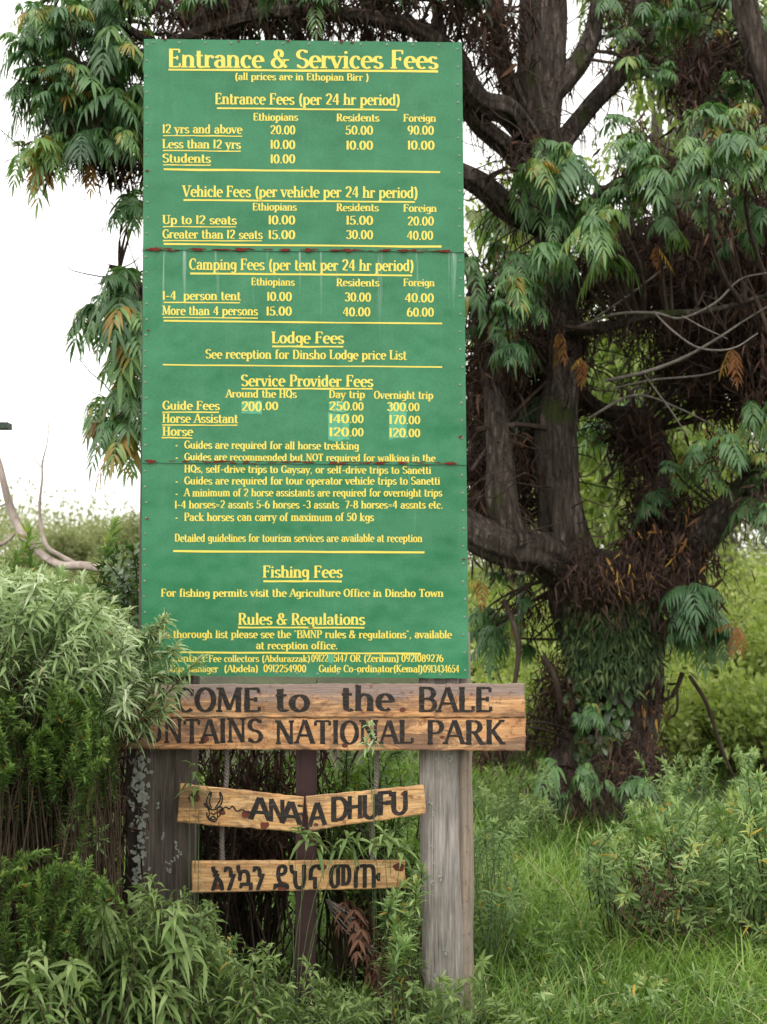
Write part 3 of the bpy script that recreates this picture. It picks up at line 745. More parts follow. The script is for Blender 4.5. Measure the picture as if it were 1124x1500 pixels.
hr = empty("greeting_plank", P(536, 1210, YH), "right half of the broken hanging plank, tilting up to the right and reading dhufu", "sign", "wooden planks hanging on ropes")
rq = plank("plank", [(448, 1168), (621, 1151), (624, 1192), (453, 1217)], YH - .004, .04, wood("pine_wood_right", WL1, WL2, WD, WG, 3.1, greyamt=.5), hr, .6)
pen = sans()
pen.rule(446.5, 1174, 452, 1215, 4, YH - .006); pen.text("A", 452, 478, 1211, 34, YH - .004, -.1)
pen.text("D", 483, 512, 1203, 34, YH - .004, -.08); pen.text("H", 507, 533, 1200.5, 34, YH - .004, -.08); pen.text("U", 529, 556, 1200, 35, YH - .004, -.08); pen.text("F", 551, 576, 1195, 34, YH - .004, -.08); pen.text("U", 571, 600, 1194, 34, YH - .004, -.08)
letters(pen, hr, rq)
knots([(463, 1208, 3), (592, 1163, 4), (530, 1196, 3)], YH - .004, hr, rq)
ha = empty("greeting_plank", P(437, 1308, YH), "lowest hanging plank, carrying a line of burned Ethiopic script", "sign", "wooden planks hanging on ropes")
aq = plank("plank", [(281, 1263), (594, 1262), (594, 1301), (281, 1308)], YH, .04, wood("pine_wood_lower", WL1, WL2, WD, WG, 3.7, greyamt=.3), ha, .5)
knots([(318, 1299, 5), (414, 1298, 8), (473, 1270, 5), (585, 1270, 7)], YH, ha, aq)
def font_text(body, x0, x1, y0, y1, Y, parent, pl):
    """letters whose shapes come from Blender's own built-in font stack, laid onto the plank face"""
    cu = bpy.data.curves.new("ethiopic", 'FONT'); cu.body = body; cu.resolution_u = 3
    ob = bpy.data.objects.new("ethiopic", cu); COL.objects.link(ob)
    dg = bpy.context.evaluated_depsgraph_get()
    me = bpy.data.meshes.new_from_object(ob.evaluated_get(dg))
    COL.objects.unlink(ob); bpy.data.objects.remove(ob)
    V = np.array([v.co[:] for v in me.vertices]); lo, hi = V.min(0), V.max(0)
    u = (V - lo) / np.maximum(hi - lo, 1e-6)
    mb = MB(); fs = [list(p.vertices) for p in me.polygons]
    for k, (dx, dy) in enumerate(((0, 0), (1.0, .4), (-1.0, -.4), (1.7, -.5), (-.4, .7), (.5, -.8))):     # a fat burning iron: the outline doubled a little
        px = x0 + dx + u[:, 0] * (x1 - x0 - 1); py = y1 + dy - u[:, 1] * (y1 - y0) - (px - x0) * .012
        W = P(px, py, Y - .0012 - .0003 * k); off = mb.n
        mb.v.append(W); mb.a.append(np.full(len(W), .5)); mb.n += len(W)
        for f in fs: mb.f.append(np.array([f]) + off)
    o = mb.build("burned_lettering", M['char'], None, False); o.parent = pl; o.location = -parent.location
font_text("\u12a5\u1295\u12b3\u1295", 310, 388, 1268, 1304, YH, ha, aq)
font_text("\u12f0\u1205\u1293", 401, 470, 1267, 1303, YH, ha, aq)
font_text("\u1218\u1321", 483, 557, 1267, 1301, YH, ha, aq)

# ropes: three twisted strands, from behind the welcome sign to the lowest plank
def rope(x0, x1, ytop, ybot, label):
    A, B = P(x0, ytop, YW + .075), P(x1, ybot, YW + .065)
    t = np.linspace(0, 1, 120); c = A + (B - A) * t[:, None]; c[:, 0] += .006 * np.sin(t * 7)
    e = empty("hanging_rope", A, label, "rope", "ropes behind the hanging planks")
    for k in range(3):
        mb = MB(); ph = t * 75 + k * 2.094
        mb_c = c + .0055 * np.stack([np.cos(ph), np.sin(ph), 0 * ph], -1)
        tubes(mb, mb_c[None], np.full((1, 120), .0058), 5); mb.build("strand", M['rope'], e)
rope(331, 326, 1090, 1285, "grey twisted rope near the left post, behind the antelope plank")
rope(551, 546, 1090, 1285, "grey twisted rope near the right post, behind the plank reading dhufu")

# posts
def post(secpx, Y, y0, y1, mats, label, seed, lichen=()):
    """secpx: (pixel x, depth offset) outline at mid height, closed; swept from ground to top with a wavering surface"""
    e = empty("wooden_post", P(np.mean([s[0] for s in secpx]), y1, Y), label, "post")
    sec = np.array(secpx, float); n = len(sec); H = 60
    # finer section
    pts = []
    for i in range(n):
        a, b_ = sec[i], sec[(i + 1) % n]
        for k in range(5): pts.append(a + (b_ - a) * k / 5)
    pts = np.array(pts); m_ = len(pts)
    z1 = float(P(0, y0, Y)[2]); z0 = -.2
    X = (pts[:, 0] - 562) / F * Y * 1.0; Dp = pts[:, 1]
    cx, cd = X.mean(), Dp.mean()
    rows = []
    for h in range(H + 1):
        z = z0 + (z1 - z0) * h / H
        k = np.array([noise.noise((math.cos(6.28 * i / m_) * 1.2 + seed, math.sin(6.28 * i / m_) * 1.2, z * 1.7)) * .05 + noise.noise((i * 1.3 + seed, 0, z * 3)) * .02 for i in range(m_)])
        sway = .008 * math.sin(z * 2.3 + seed)
        rows.append(np.stack([cx + (X - cx) * (1 + k) + sway, Y + cd + (Dp - cd) * (1 + k), np.full(m_, z)], -1))
    V = np.array(rows); idx = np.arange(V.shape[0] * m_).reshape(-1, m_); nx = np.roll(idx, -1, 1)
    mb = MB(); q = np.stack([idx[:-1], nx[:-1], nx[1:], idx[1:]], -1).reshape(-1, 4); mb.add(V, q)
    mb.f.append(idx[-1][None]); o = mb.build("log", mats[0], e, True)
    return e, V
eR, VR = post([(617, 0), (672, 0), (690, .07), (686, .18), (625, .18)], 5.345, 925, 1475, (M['post'],), "grey weathered right-hand post, split along its pale edge", 2.0)
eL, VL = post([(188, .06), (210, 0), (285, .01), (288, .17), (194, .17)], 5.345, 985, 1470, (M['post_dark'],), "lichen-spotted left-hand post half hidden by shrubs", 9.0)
# pale split sapwood down the right post's edge
mb = MB()
zz = np.linspace(0, float(P(0, 926, 5.345)[2]), 60)
xw = (681 - 562) / F * 5.36 + .012 * np.sin(zz * 3.1) * .5 + np.array([noise.noise((0, 7, z * 4)) * .008 for z in zz])
L_ = np.stack([xw - .026, np.full(60, 5.36), zz], -1); R_ = np.stack([xw + .028, np.full(60, 5.425), zz], -1); C_ = np.stack([xw + .008, np.full(60, 5.342), zz], -1); B_ = np.stack([xw, np.full(60, 5.46), zz], -1)
V = np.stack([L_, C_, R_, B_], 1); idx = np.arange(240).reshape(60, 4); nx = np.roll(idx, -1, 1)
mb.add(V, np.stack([idx[:-1], nx[:-1], nx[1:], idx[1:]], -1).reshape(-1, 4)); mb.build("split_edge", M['post_pale'], eR, True)
# lichen crusts
def crusts(e, spots):
    mb = MB()
    for i, (x, y, r, Y) in enumerate(spots):
        for k in range(5):
            blob(mb, x + rng.normal() * r, y + rng.normal() * r * 1.3, r * (.35 + .5 * rng.random()), r * (.4 + .5 * rng.random()), Y - .0003 * k - .0002 * (i % 9), 11, .3)
    mb.build("lichen_crusts", M['lichen'], e, False)
crusts(eL, [(x_, y, 3.6 + 2 * rng.random(), 5.327 + .0024 * max(0, 208 - x_)) for x_, y in [(205 + 4 * rng.normal(), y_) for y_ in np.concatenate([np.linspace(1112, 1165, 16), np.linspace(1165, 1290, 16)])]] + [(x, y, 2.5, 5.333) for x, y in ((252, 1262), (258, 1240), (248, 1275), (262, 1250), (232, 1180), (240, 1225))])
crusts(eR, [(x, y, 2.2, 5.336) for x, y in ((640, 1112), (660, 1110), (641, 1126), (650, 1108), (632, 1180), (634, 1192), (630, 1240), (638, 1265), (634, 1290), (655, 1390), (655, 1398), (640, 1430), (645, 1283))])
# maroon steel pole
e = empty("steel_pole", P(449, 1480, 5.46), "dark maroon square steel pole behind the hanging planks", "pole")
mb = MB()
bm = bmesh.new(); bmesh.ops.create_cube(bm, size=1)
x0 = float(P(435, 1200, 5.46)[0]); x1 = float(P(463, 1200, 5.46)[0]); zt_ = float(P(0, 1010, 5.46)[2])
for v in bm.verts: v.co = Vector((0 + v.co.x * (x1 - x0), v.co.y * .07, (v.co.z + .5) * (zt_ + .3) - .3))
bmesh.ops.bevel(bm, geom=bm.edges[:], offset=.006, segments=2, affect='EDGES')
me = bpy.data.meshes.new("shaft"); bm.to_mesh(me); bm.free(); me.materials.append(M['maroon'])
o = bpy.data.objects.new("shaft", me); COL.objects.link(o); o.parent = e; e.location = ((x0 + x1) / 2, 5.495, 0)
mb = MB(); mb.add([(x0 - .004, 5.4555, -.1), (x0 + .012, 5.4555, -.1), (x0 + .012, 5.4555, zt_ - .01), (x0 - .004, 5.4555, zt_ - .01), (x0 - .004, 5.47, -.1), (x0 + .012, 5.47, -.1), (x0 + .012, 5.47, zt_ - .01), (x0 - .004, 5.47, zt_ - .01)],
       [(0, 1, 2, 3), (1, 5, 6, 2), (4, 0, 3, 7), (3, 2, 6, 7), (5, 4, 7, 6)])
mb.build("edge_flange", M['maroon'], e, False)

# dark slab poking in at the left edge, on a pole outside the picture
e = empty("roof_slab", P(-60, 622, 9), "dark green-grey slab end jutting in at the left edge against the sky", "slab")
mb = MB(); box_px(mb, -60, 618, 11, 627, 9, 9.12); mb.build("slab_top", M['slab'], e, False)
mb = MB(); c0 = P(-50, 627.5, 9.06); mb_c = np.array([[c0[0], 9.06, z] for z in np.linspace(0, c0[2], 8)])[None]
tubes(mb, mb_c, np.full((1, 8), .04), 8); mb.build("support", M['slab'], e)
#PART2
# ------------------------------------------------------------------ plants: generators
UP = np.array([0, 0, 1.0])
def compound(ml, ms, O, D, L, droop, pairs, ll, lw, rnd, hang=.3, shape='lance', ldroop=.35, fold=.25):
    """pinnate leaves: a drooping stalk with paired leaflets and one at the tip"""
    n = len(O); D = unit(D); L = np.broadcast_to(L, (n,)); droop = np.broadcast_to(droop, (n,))
    side = unit(np.cross(D, UP + .01)); Nn = unit(np.cross(side, D))
    def pos(s): 
        p = O + D * (L * s)[:, None]; p[:, 2] -= droop * L * s * s; return p
    ts = np.linspace(.22, .95, pairs)
    for s in ts:
        T = D.copy(); T[:, 2] -= 2 * droop * s; T = unit(T)
        Nt = unit(np.cross(side, T)); ln = ll * L * (.55 + .5 * math.sin(math.pi * (.15 + .8 * s)))
        for sg in (1, -1):
            d = unit(T * (.45 + .3 * s) + side * sg * .9 + rng.normal(size=(n, 3)) * .1); d[:, 2] -= hang
            leaves(ml, pos(s), d, Nt, ln * (.85 + .3 * rng.random(n)), lw * ln, ldroop, fold, shape, np.clip(rnd + rng.normal(size=n) * .04, 0, 1))
    T = D.copy(); T[:, 2] -= 2 * droop; T = unit(T)
    leaves(ml, pos(1.0), T, unit(np.cross(side, T)), ll * L * .8, lw * ll * L * .8, ldroop, fold, shape, rnd)
    if ms is not None:
        C = np.stack([pos(s) for s in np.linspace(0, 1, 5)], 1)
        tubes(ms, C, np.broadcast_to((.012 * L)[:, None] * np.linspace(1, .4, 5), (n, 5)), 3, rnd)

def rosette(C, A, k, e0, e1):
    """k leaf directions around each axis A at C, from elevation e0 (outer) to e1 (inner)"""
    n = len(C); A = unit(A); B = unit(np.cross(A, rdir(n))); G = np.cross(A, B)
    O, D = [], []
    for i in range(k):
        ph = i * 2.4 + rng.random(n) * .6; el = np.radians(e0 + (e1 - e0) * i / max(1, k - 1) + rng.normal(size=n) * 8)
        d = (np.cos(ph) * np.cos(el))[:, None] * B + (np.sin(ph) * np.cos(el))[:, None] * G + np.sin(el)[:, None] * A
        O.append(C); D.append(d)
    return np.concatenate(O), np.concatenate(D)

def limb_tube(mb, pts, sides=16, rough=.14, step=.05, flare=0.0):
    """pts rows (px, py, Y, radius px): a barky limb with ridges and lumps"""
    q = np.array(pts, float)
    xyz = P(q[:, 0], q[:, 1], q[:, 2]); r = q[:, 3] * q[:, 2] / F
    c = spline(np.column_stack([xyz, r]), step); C, r = c[:, :3], c[:, 3]
    C = C + np.array([[noise.noise((p[2] * 1.5, 4, p[0])), noise.noise((9, p[2] * 1.5, p[0])), 0] for p in C]) * r[:, None] * .5
    T = unit(np.gradient(C, axis=0)); B = np.cross(T, [0, 1.0, 0.1]); B = unit(B); N = np.cross(B, T)
    a = np.arange(sides) * 2 * math.pi / sides
    k = np.array([[1 + rough * (noise.noise((math.cos(t) * 2.2 + j * .02, math.sin(t) * 2.2, j * step * 1.1)) * 1.4 + .7 * noise.noise((math.cos(t) * 5, math.sin(t) * 5, j * step * 2.0 + 7))) for t in a] for j in range(len(C))])
    k = k + rough * 1.1 * (np.array([[abs(noise.noise((math.cos(t) * 6, math.sin(t) * 6, j * step * 1.3 + 3))) for t in a] for j in range(len(C))]) - .22)
    if flare:
        k = k * (1 + flare * np.exp(-np.arange(len(C)) * step / .25)[:, None] * (1 + .5 * np.cos(a * 5 + 1)))
    V = C[:, None] + (r[:, None] * k)[..., None] * (B[:, None] * np.cos(a)[:, None] + N[:, None] * np.sin(a)[:, None])
    idx = np.arange(V.shape[0] * sides).reshape(-1, sides); nx = np.roll(idx, -1, 1)
    mb.add(V, np.stack([idx[:-1], nx[:-1], nx[1:], idx[1:]], -1).reshape(-1, 4))
    mb.f.append(idx[-1][None] + mb.n - len(V.reshape(-1, 3)))
    return C, r

# ------------------------------------------------------------------ the big tree behind the board
TY = 9.5
base = P(880, 1212, TY); base[2] = gz(base[0], base[1])
tree = empty("big_tree", base, "big dark old tree with shaggy trunk, drooping divided leaves and brown dead leaf skirts", "tree")
mb = MB(); skel = []
c, r = limb_tube(mb, [(875, 1225, TY, 92), (880, 1150, TY, 70), (890, 1060, TY, 58), (892, 980, TY, 62), (900, 900, TY, 72), (900, 850, TY, 74), (905, 810, TY, 40)], 72, .2, .02, .25)
skel.append(c); skr = [r]; mb.build("trunk", M['bark'], tree)
LIMBS = [
 [(880, 880, 9.4, 45), (840, 815, 9.3, 36), (814, 735, 9.25, 32), (812, 650, 9.25, 30), (824, 560, 9.3, 27), (826, 470, 9.35, 24), (812, 380, 9.4, 25), (800, 290, 9.4, 30), (795, 210, 9.4, 30), (805, 120, 9.5, 22), (808, 20, 9.6, 18), (805, -90, 9.7, 14)],
 [(798, 220, 9.4, 24), (780, 130, 9.35, 20), (776, 40, 9.3, 16), (770, -80, 9.2, 12)],
 [(805, 150, 9.45, 14), (845, 90, 9.5, 15), (868, 30, 9.6, 12), (880, -60, 9.6, 10)],
 [(785, 200, 9.4, 16), (750, 130, 9.2, 13), (733, 60, 9.1, 12), (722, -60, 9.0, 11)],
 [(792, 225, 9.4, 16), (745, 165, 9.0, 18), (700, 145, 8.8, 17), (660, 80, 8.6, 15), (600, 38, 8.4, 13), (500, 22, 8.3, 11), (380, 22, 8.2, 9), (260, 60, 8.1, 7), (150, 115, 8.1, 5)],
 [(790, 270, 9.4, 15), (740, 215, 9.1, 14), (690, 170, 8.9, 13), (655, 90, 8.8, 10), (640, 0, 8.8, 8)],
 [(800, 330, 9.4, 22), (745, 305, 9.1, 18), (690, 262, 8.9, 17), (600, 230, 8.7, 14), (450, 205, 8.5, 11), (320, 195, 8.4, 9), (210, 200, 8.3, 7), (120, 205, 8.2, 5)],
 [(870, 860, 9.4, 38), (800, 815, 9.1, 30), (740, 800, 8.9, 28), (680, 770, 8.8, 24), (600, 690, 8.7, 18), (480, 590, 8.6, 14), (340, 500, 8.5, 10), (240, 450, 8.4, 7), (170, 415, 8.4, 5)],
 [(220, 60, 8.1, 7), (150, 20, 8.1, 5), (80, -10, 8.0, 4)], [(240, 70, 8.1, 6), (180, 100, 8.0, 5), (110, 95, 7.9, 4), (50, 120, 7.9, 3)],
 [(260, 195, 8.2, 6), (190, 170, 8.1, 5), (110, 165, 8.0, 4), (45, 150, 7.9, 3)], [(150, 204, 8.2, 5), (100, 225, 8.1, 4), (50, 235, 8.0, 3)],
 [(220, 445, 8.3, 5), (190, 400, 8.2, 4), (160, 390, 8.2, 3)], [(230, 618, 8.3, 5), (190, 570, 8.2, 4), (170, 530, 8.2, 3)],
 [(480, 590, 8.6, 11), (360, 590, 8.5, 9), (260, 615, 8.4, 6), (170, 620, 8.4, 4)],
 [(760, 800, 8.9, 22), (735, 740, 8.9, 22), (732, 650, 9.0, 18), (725, 560, 9.1, 15), (705, 470, 9.2, 12), (690, 380, 9.2, 10)],
 [(925, 860, 9.5, 40), (985, 815, 9.4, 28), (1050, 765, 9.2, 24), (1110, 700, 9.1, 22), (1180, 620, 9.0, 18), (1230, 500, 9.0, 15), (1220, 380, 9.0, 12)],
 [(930, 850, 9.6, 28), (958, 770, 9.8, 20), (968, 690, 9.9, 18), (940, 620, 10, 16), (880, 600, 10, 12), (850, 575, 9.9, 9)],
 [(825, 480, 9.3, 12), (880, 480, 9.0, 9), (950, 462, 8.8, 6), (1040, 455, 8.7, 4), (1130, 430, 8.6, 2)],
 [(815, 350, 9.4, 14), (880, 290, 9.2, 11), (960, 245, 9.0, 9), (1060, 225, 8.9, 8), (1180, 170, 8.8, 7)],
 [(1230, 420, 9.2, 14), (1180, 250, 9.2, 20), (1120, 90, 9.2, 20), (1090, 0, 9.2, 18), (1080, -80, 9.2, 14)],
 [(800, 250, 9.5, 16), (860, 160, 9.8, 13), (920, 80, 10, 14), (940, -40, 10.2, 12)],
 [(830, 430, 9.5, 14), (920, 400, 9.9, 12), (1000, 380, 10.2, 11), (1100, 310, 10.4, 9), (1180, 250, 10.5, 7)],
]
for L_ in LIMBS:
    mb = MB(); c, r = limb_tube(mb, L_, 36, .2, .03); mb.build("limb", M['bark'], tree); skel.append(c); skr.append(r)
SK = np.concatenate(skel)

mb_t, mb_pt = MB(), MB()
# bare pale twigs crossing in front of the dead mass
for L_ in ([(835, 478, 9.0, 4), (900, 466, 8.8, 3.6), (955, 458, 8.7, 3.4), (1000, 462, 8.6, 3), (1050, 440, 8.5, 3), (1085, 408, 8.5, 2.6), (1130, 400, 8.4, 2)],
           [(890, 560, 9.0, 5), (945, 545, 8.8, 4.4), (1000, 520, 8.7, 3.8), (1050, 502, 8.6, 3), (1090, 470, 8.6, 2.4), (1130, 440, 8.5, 1.6)],
           [(955, 458, 8.7, 2.6), (985, 490, 8.6, 2.6), (1020, 508, 8.6, 2.4), (1070, 512, 8.5, 2), (1110, 490, 8.5, 1.4)],
           [(870, 470, 8.9, 3), (920, 430, 8.8, 2.4), (970, 390, 8.7, 1.8)], [(1000, 462, 8.6, 2), (1030, 480, 8.5, 1.6), (1070, 500, 8.5, 1)],
           [(900, 570, 9.0, 3), (960, 560, 8.9, 2.6), (1040, 545, 8.8, 2), (1085, 520, 8.7, 1.2)], [(860, 610, 9.1, 4), (930, 580, 9.0, 3), (1000, 600, 9.0, 2), (1070, 640, 8.9, 1.2)],
           [(940, 545, 8.9, 2.4), (985, 600, 8.9, 2), (1010, 640, 8.9, 1.2)], [(1010, 690, 9.2, 3), (1020, 715, 9.2, 2.4), (1045, 722, 9.2, 1.4)]):
    limb_tube(mb_pt, [(a + 3 * rng.normal(), b_ + 3 * rng.normal(), c_, d * .6) for a, b_, c_, d in L_], 6, .5, .035)
for L_ in ([(700, 630, 9.0, 5), (760, 622, 9.0, 4), (815, 630, 9.2, 4)], [(690, 690, 9.0, 3), (750, 610, 9.1, 3), (800, 560, 9.2, 2)],
           [(740, 880, 9.0, 4), (760, 940, 8.9, 4), (752, 1010, 8.9, 3), (742, 1060, 8.9, 2)], [(795, 960, 9.1, 5), (815, 1000, 9.1, 4), (822, 1060, 9.2, 3)],
           [(1010, 990, 9.2, 3), (1035, 1030, 9.2, 3), (1055, 1090, 9.2, 2.4), (1075, 1140, 9.2, 2)], [(1000, 985, 9.3, 4), (985, 1020, 9.3, 3), (958, 1030, 9.3, 2.4)],
           [(992, 1005, 9.3, 2), (992, 1040, 9.3, 2), (980, 1052, 9.3, 1.6), (962, 1035, 9.3, 1.2)]):
    limb_tube(mb_t, L_, 6, .15, .06)
mb_pt.build("bare_twigs", M['pale_twig'], tree)

ml, ms, md, mdb = MB(), MB(), MB(), MB()
def twig_to(C, rr=.014):
    """a thin branch from the nearest limb to each point"""
    A = SK[np.argmin(((C[:, None] - SK[None]) ** 2).sum(-1) if len(C) * len(SK) < 4e6 else 0, 1)]
    dd = np.linalg.norm(A - C, axis=1)[:, None]
    Bm = (A + C) / 2 + rng.normal(size=C.shape) * .14 * dd + np.array([0, 0, .1]) * dd
    c = bez(A, Bm, C, 7)
    tubes(mb_t, c, np.minimum(1, .35 + .6 * dd) * np.linspace(rr * 1.4, rr * .5, 7)[None], 5)
    return c
def dead_skirt(C, k, L0, L1, m, spread=.35):
    """tangled shreds of withered leaves hanging under each point"""
    n = len(C); q = k * 17
    O = np.repeat(C, q, 0) + rng.normal(size=(n * q, 3)) * np.array([.08, .08, .1])
    D = np.array([0, 0, -.7]) + rng.normal(size=(n * q, 3)) * (spread + .3)
    ln = (L0 + (L1 - L0) * rng.random(n * q)) * (.15 + .33 * rng.random(n * q))
    leaves(m, O, D, rdir(n * q), ln, ln * (.05 + .07 * rng.random(n * q)) + .001, .3 + .5 * rng.random(n * q), .7, 'strip', np.clip(rng.random(n * q) * .75 + np.repeat(rng.random(n), q) * .3, 0, 1), .5 * rng.normal(size=n * q))
def crown(poly, Y0, Y1, n, size=(.2, .29), k=7, dead=3, axis=(0, -.3, 1), tint=(.2, .85), twig=True):
    n = int(n * 1.65)
    C = region(poly, Y0, Y1, n)
    A = np.array(axis) + rng.normal(size=(n, 3)) * .45
    out = C - SK[np.argmin(((C[:, None] - SK[None]) ** 2).sum(-1), 1)]
    A = A + .5 * unit(out)
    O, D = rosette(C, A, k, 8, 72)
    keep = rng.random(len(O)) < .82
    t = np.tile(tint[0] + (tint[1] - tint[0]) * rng.random(n), k) + rng.normal(size=n * k) * .1
    t = np.where(rng.random(n * k) < .035, .95 + .05 * rng.random(n * k), np.clip(t, 0, .93))
    ln = .56 * np.tile((size[0] + (size[1] - size[0]) * rng.random(n)) * np.exp(.22 * rng.normal(size=n)), k) * (.6 + .55 * rng.random(n * k))
    compound(ml, ms, O[keep], D[keep], ln[keep], (.5 + .7 * rng.random(n * k))[keep], 7, .54, .125, t[keep], .08, 'lance', .75)
    if twig:
        c = twig_to(C)
        if dead: dead_skirt(np.concatenate([c[::2, 5], c[::2, 4]]), dead, .12, .22, md)
    return C

# left side hanging past the board, then the band over its top, then the right-hand crown
sm = (.2, .3)
crown([(25, 50), (50, -40), (215, -40), (215, 100), (120, 110), (40, 90)], 7.7, 8.4, 34, sm, k=6, dead=0, tint=(.3, .93))
crown([(25, 120), (100, 90), (215, 120), (215, 165), (100, 170), (30, 190)], 7.7, 8.4, 26, sm, k=6, dead=0, tint=(.3, .93))
crown([(25, 215), (90, 190), (215, 190), (215, 205), (110, 215), (35, 245)], 7.7, 8.4, 14, sm, k=6, dead=1, tint=(.2, .9))
crown([(170, 300), (215, 290), (215, 310), (180, 310)], 8, 8.6, 3, sm, k=6, dead=0, tint=(.3, .93))
crown([(140, 395), (215, 370), (215, 490), (155, 490), (120, 445)], 7.9, 8.5, 13, sm, k=6, dead=0, tint=(.3, .93))
crown([(170, 510), (215, 505), (215, 640), (175, 645), (110, 620), (145, 575)], 7.9, 8.5, 16, sm, k=6, dead=0, tint=(.3, .93))
crown([(215, -90), (700, -90), (700, 0), (215, 20)], 7.9, 9.3, 36, dead=5)
crown([(215, 60), (640, 60), (640, 900), (215, 700)], 8.2, 9.6, 36)
crown([(860, -60), (1190, -60), (1190, 120), (1060, 230), (960, 130), (900, 90)], 9.2, 11.4, 84, (.18, .26), dead=1, tint=(.3, .93))
crown([(900, 170), (1190, 150), (1190, 260), (1000, 290), (880, 280)], 8.0, 9.0, 22, (.24, .33), dead=2, tint=(.5, .92))
crown([(755, 215), (860, 195), (860, 320), (770, 340)], 8.3, 9.1, 8, (.22, .31), dead=2, tint=(.4, .92))
crown([(690, 400), (750, 400), (820, 440), (750, 520), (690, 490)], 8.2, 9.0, 8, (.22, .3), dead=2)
crown([(690, 290), (760, 300), (760, 390), (690, 390)], 9.6, 11.5, 8, dead=1, tint=(.6, .93))
crown([(690, 560), (800, 560), (800, 660), (690, 680)], 9.4, 10.6, 5)
crown([(1070, 600), (1190, 560), (1190, 860), (1090, 800)], 8.3, 9.0, 7, tint=(.6, .93))
crown([(930, 690), (1000, 680), (1010, 740), (950, 760)], 9.0, 9.5, 3)
crown([(1000, 640), (1124, 600), (1124, 700), (1010, 720)], 8.5, 9.2, 5, tint=(.5, .93))
crown([(860, 600), (960, 560), (960, 700), (880, 740)], 10.5, 12, 7, tint=(.7, .93), dead=0)
crown([(690, 330), (840, 300), (840, 420), (690, 440)], 8.2, 9.2, 9, tint=(.4, .93), dead=0)
crown([(840, 300), (1124, 280), (1124, 360), (860, 380)], 8.2, 9.0, 12, tint=(.4, .93), dead=0)
crown([(965, 860), (1040, 850), (1060, 930), (970, 930)], 8.8, 9.4, 8, (.2, .28), dead=3, tint=(.2, .6))
crown([(700, 840), (780, 840), (780, 950), (700, 940)], 9.0, 10.2, 8, (.2, .27), dead=2, tint=(.2, .7))
crown([(842, 1000), (890, 1000), (890, 1050), (842, 1050)], 8.85, 9.1, 3, (.15, .2), k=5, dead=1, tint=(.5, .85))
crown([(810, 1120), (950, 1110), (930, 1175), (810, 1185)], 8.7, 9.0, 5, (.16, .22), k=5, dead=1, tint=(.6, .9))
# shaggy skirts of dead leaves
def shag(poly, Y0, Y1, n, k=6, L0=.14, L1=.3, bright=.04, tw=True):
    C = region(poly, Y0, Y1, n)
    if tw: twig_to(C, .01)
    dead_skirt(C, k, L0, L1, md, .5)
    nb = int(n * bright * 3)
    if nb: dead_skirt(C[:nb] - np.array([0, .15, 0]), 1, .12, .2, mdb, .3)
shag([(880, 330), (1190, 300), (1190, 560), (1060, 520), (950, 460), (870, 430)], 9.3, 11.0, 180)
shag([(900, 480), (1190, 520), (1190, 600), (1080, 600), (960, 555)], 9.4, 10.6, 40)
shag([(690, 560), (800, 560), (790, 740), (690, 760)], 9.6, 10.6, 26)
shag([(1000, 400), (1190, 380), (1190, 560), (1040, 540)], 9.0, 9.6, 70, bright=.02)
shag([(770, 400), (850, 390), (845, 560), (790, 580)], 9.2, 10, 22, bright=.06)
shag([(690, 420), (760, 480), (770, 760), (690, 780)], 9.1, 10.2, 60)
shag([(900, 630), (960, 610), (965, 690), (930, 710)], 9.6, 10.3, 12, bright=.05)
shag([(930, 720), (1020, 730), (1040, 840), (920, 860)], 9.2, 9.8, 26, bright=.04)
shag([(840, 820), (990, 830), (1000, 870), (840, 860)], 8.85, 9.2, 22, L0=.1, L1=.2, bright=.04, tw=False)
shag([(800, 1110), (960, 1110), (960, 1200), (790, 1210)], 8.75, 9.0, 7, L0=.1, L1=.2, bright=.0, tw=False)
shag([(800, 980), (838, 980), (835, 1120), (810, 1120)], 9.3, 9.7, 14, L0=.1, L1=.2, tw=False)
shag([(945, 1000), (965, 1000), (950, 1140), (925, 1140)], 9.1, 9.5, 7, L0=.1, L1=.2, bright=.1, tw=False)
shag([(700, 1010), (755, 1010), (755, 1090), (700, 1100)], 8.9, 9.6, 6, L0=.1, L1=.2)
shag([(690, 20), (760, 20), (760, 110), (690, 90)], 8.8, 9.3, 7)
shag([(985, 60), (1080, 60), (1060, 150), (1000, 150)], 9.4, 10, 14)
shag([(230, -30), (700, -30), (700, 50), (230, 50)], 8.3, 9.2, 40)
shag([(120, 190), (215, 180), (215, 235), (140, 235)], 8.4, 8.8, 16, L0=.16, L1=.26)
for (x, y, Y) in ((50, 255, 8), (132, 255, 8), (145, 630, 8.1), (820, 500, 8.9), (853, 540, 8.8), (960, 375, 8.6), (1075, 525, 8.5), (705, 865, 8.9), (1080, 930, 8.8)):
    compound(mdb, mdb, np.repeat(P(np.array([x]), np.array([y - 18]), Y), 3, 0), np.array([0, 0, -1.0]) + rng.normal(size=(3, 3)) * .35, .09 + .08 * rng.random(3), .25, 5, .45, .12, rng.random(3), .3, 'lance', .4, .5)
def wild_twigs(O, n, L0, L1, r):
    """crooked bare twigs"""
    D = rdir(n) * np.array([1, .8, .8]) + np.array([0, -.1, .15]); L = L0 + (L1 - L0) * rng.random(n); c = [O]
    for k in range(6):
        D = unit(D + rng.normal(size=(n, 3)) * .35); c.append(c[-1] + D * (L / 6)[:, None])
    tubes(mb_t, np.stack(c, 1), np.broadcast_to(np.linspace(r, r * .3, 7), (n, 7)), 4)
wild_twigs(SK[rng.integers(len(skel[0]), len(SK), 620)], 620, .2, .7, .006)
wild_twigs(region([(860, 330), (1190, 300), (1190, 600), (860, 560)], 9.0, 10.5, 300), 300, .3, .9, .006)
wild_twigs(region([(690, 380), (860, 380), (840, 760), (690, 760)], 9.0, 10.5, 160), 160, .3, .8, .007)
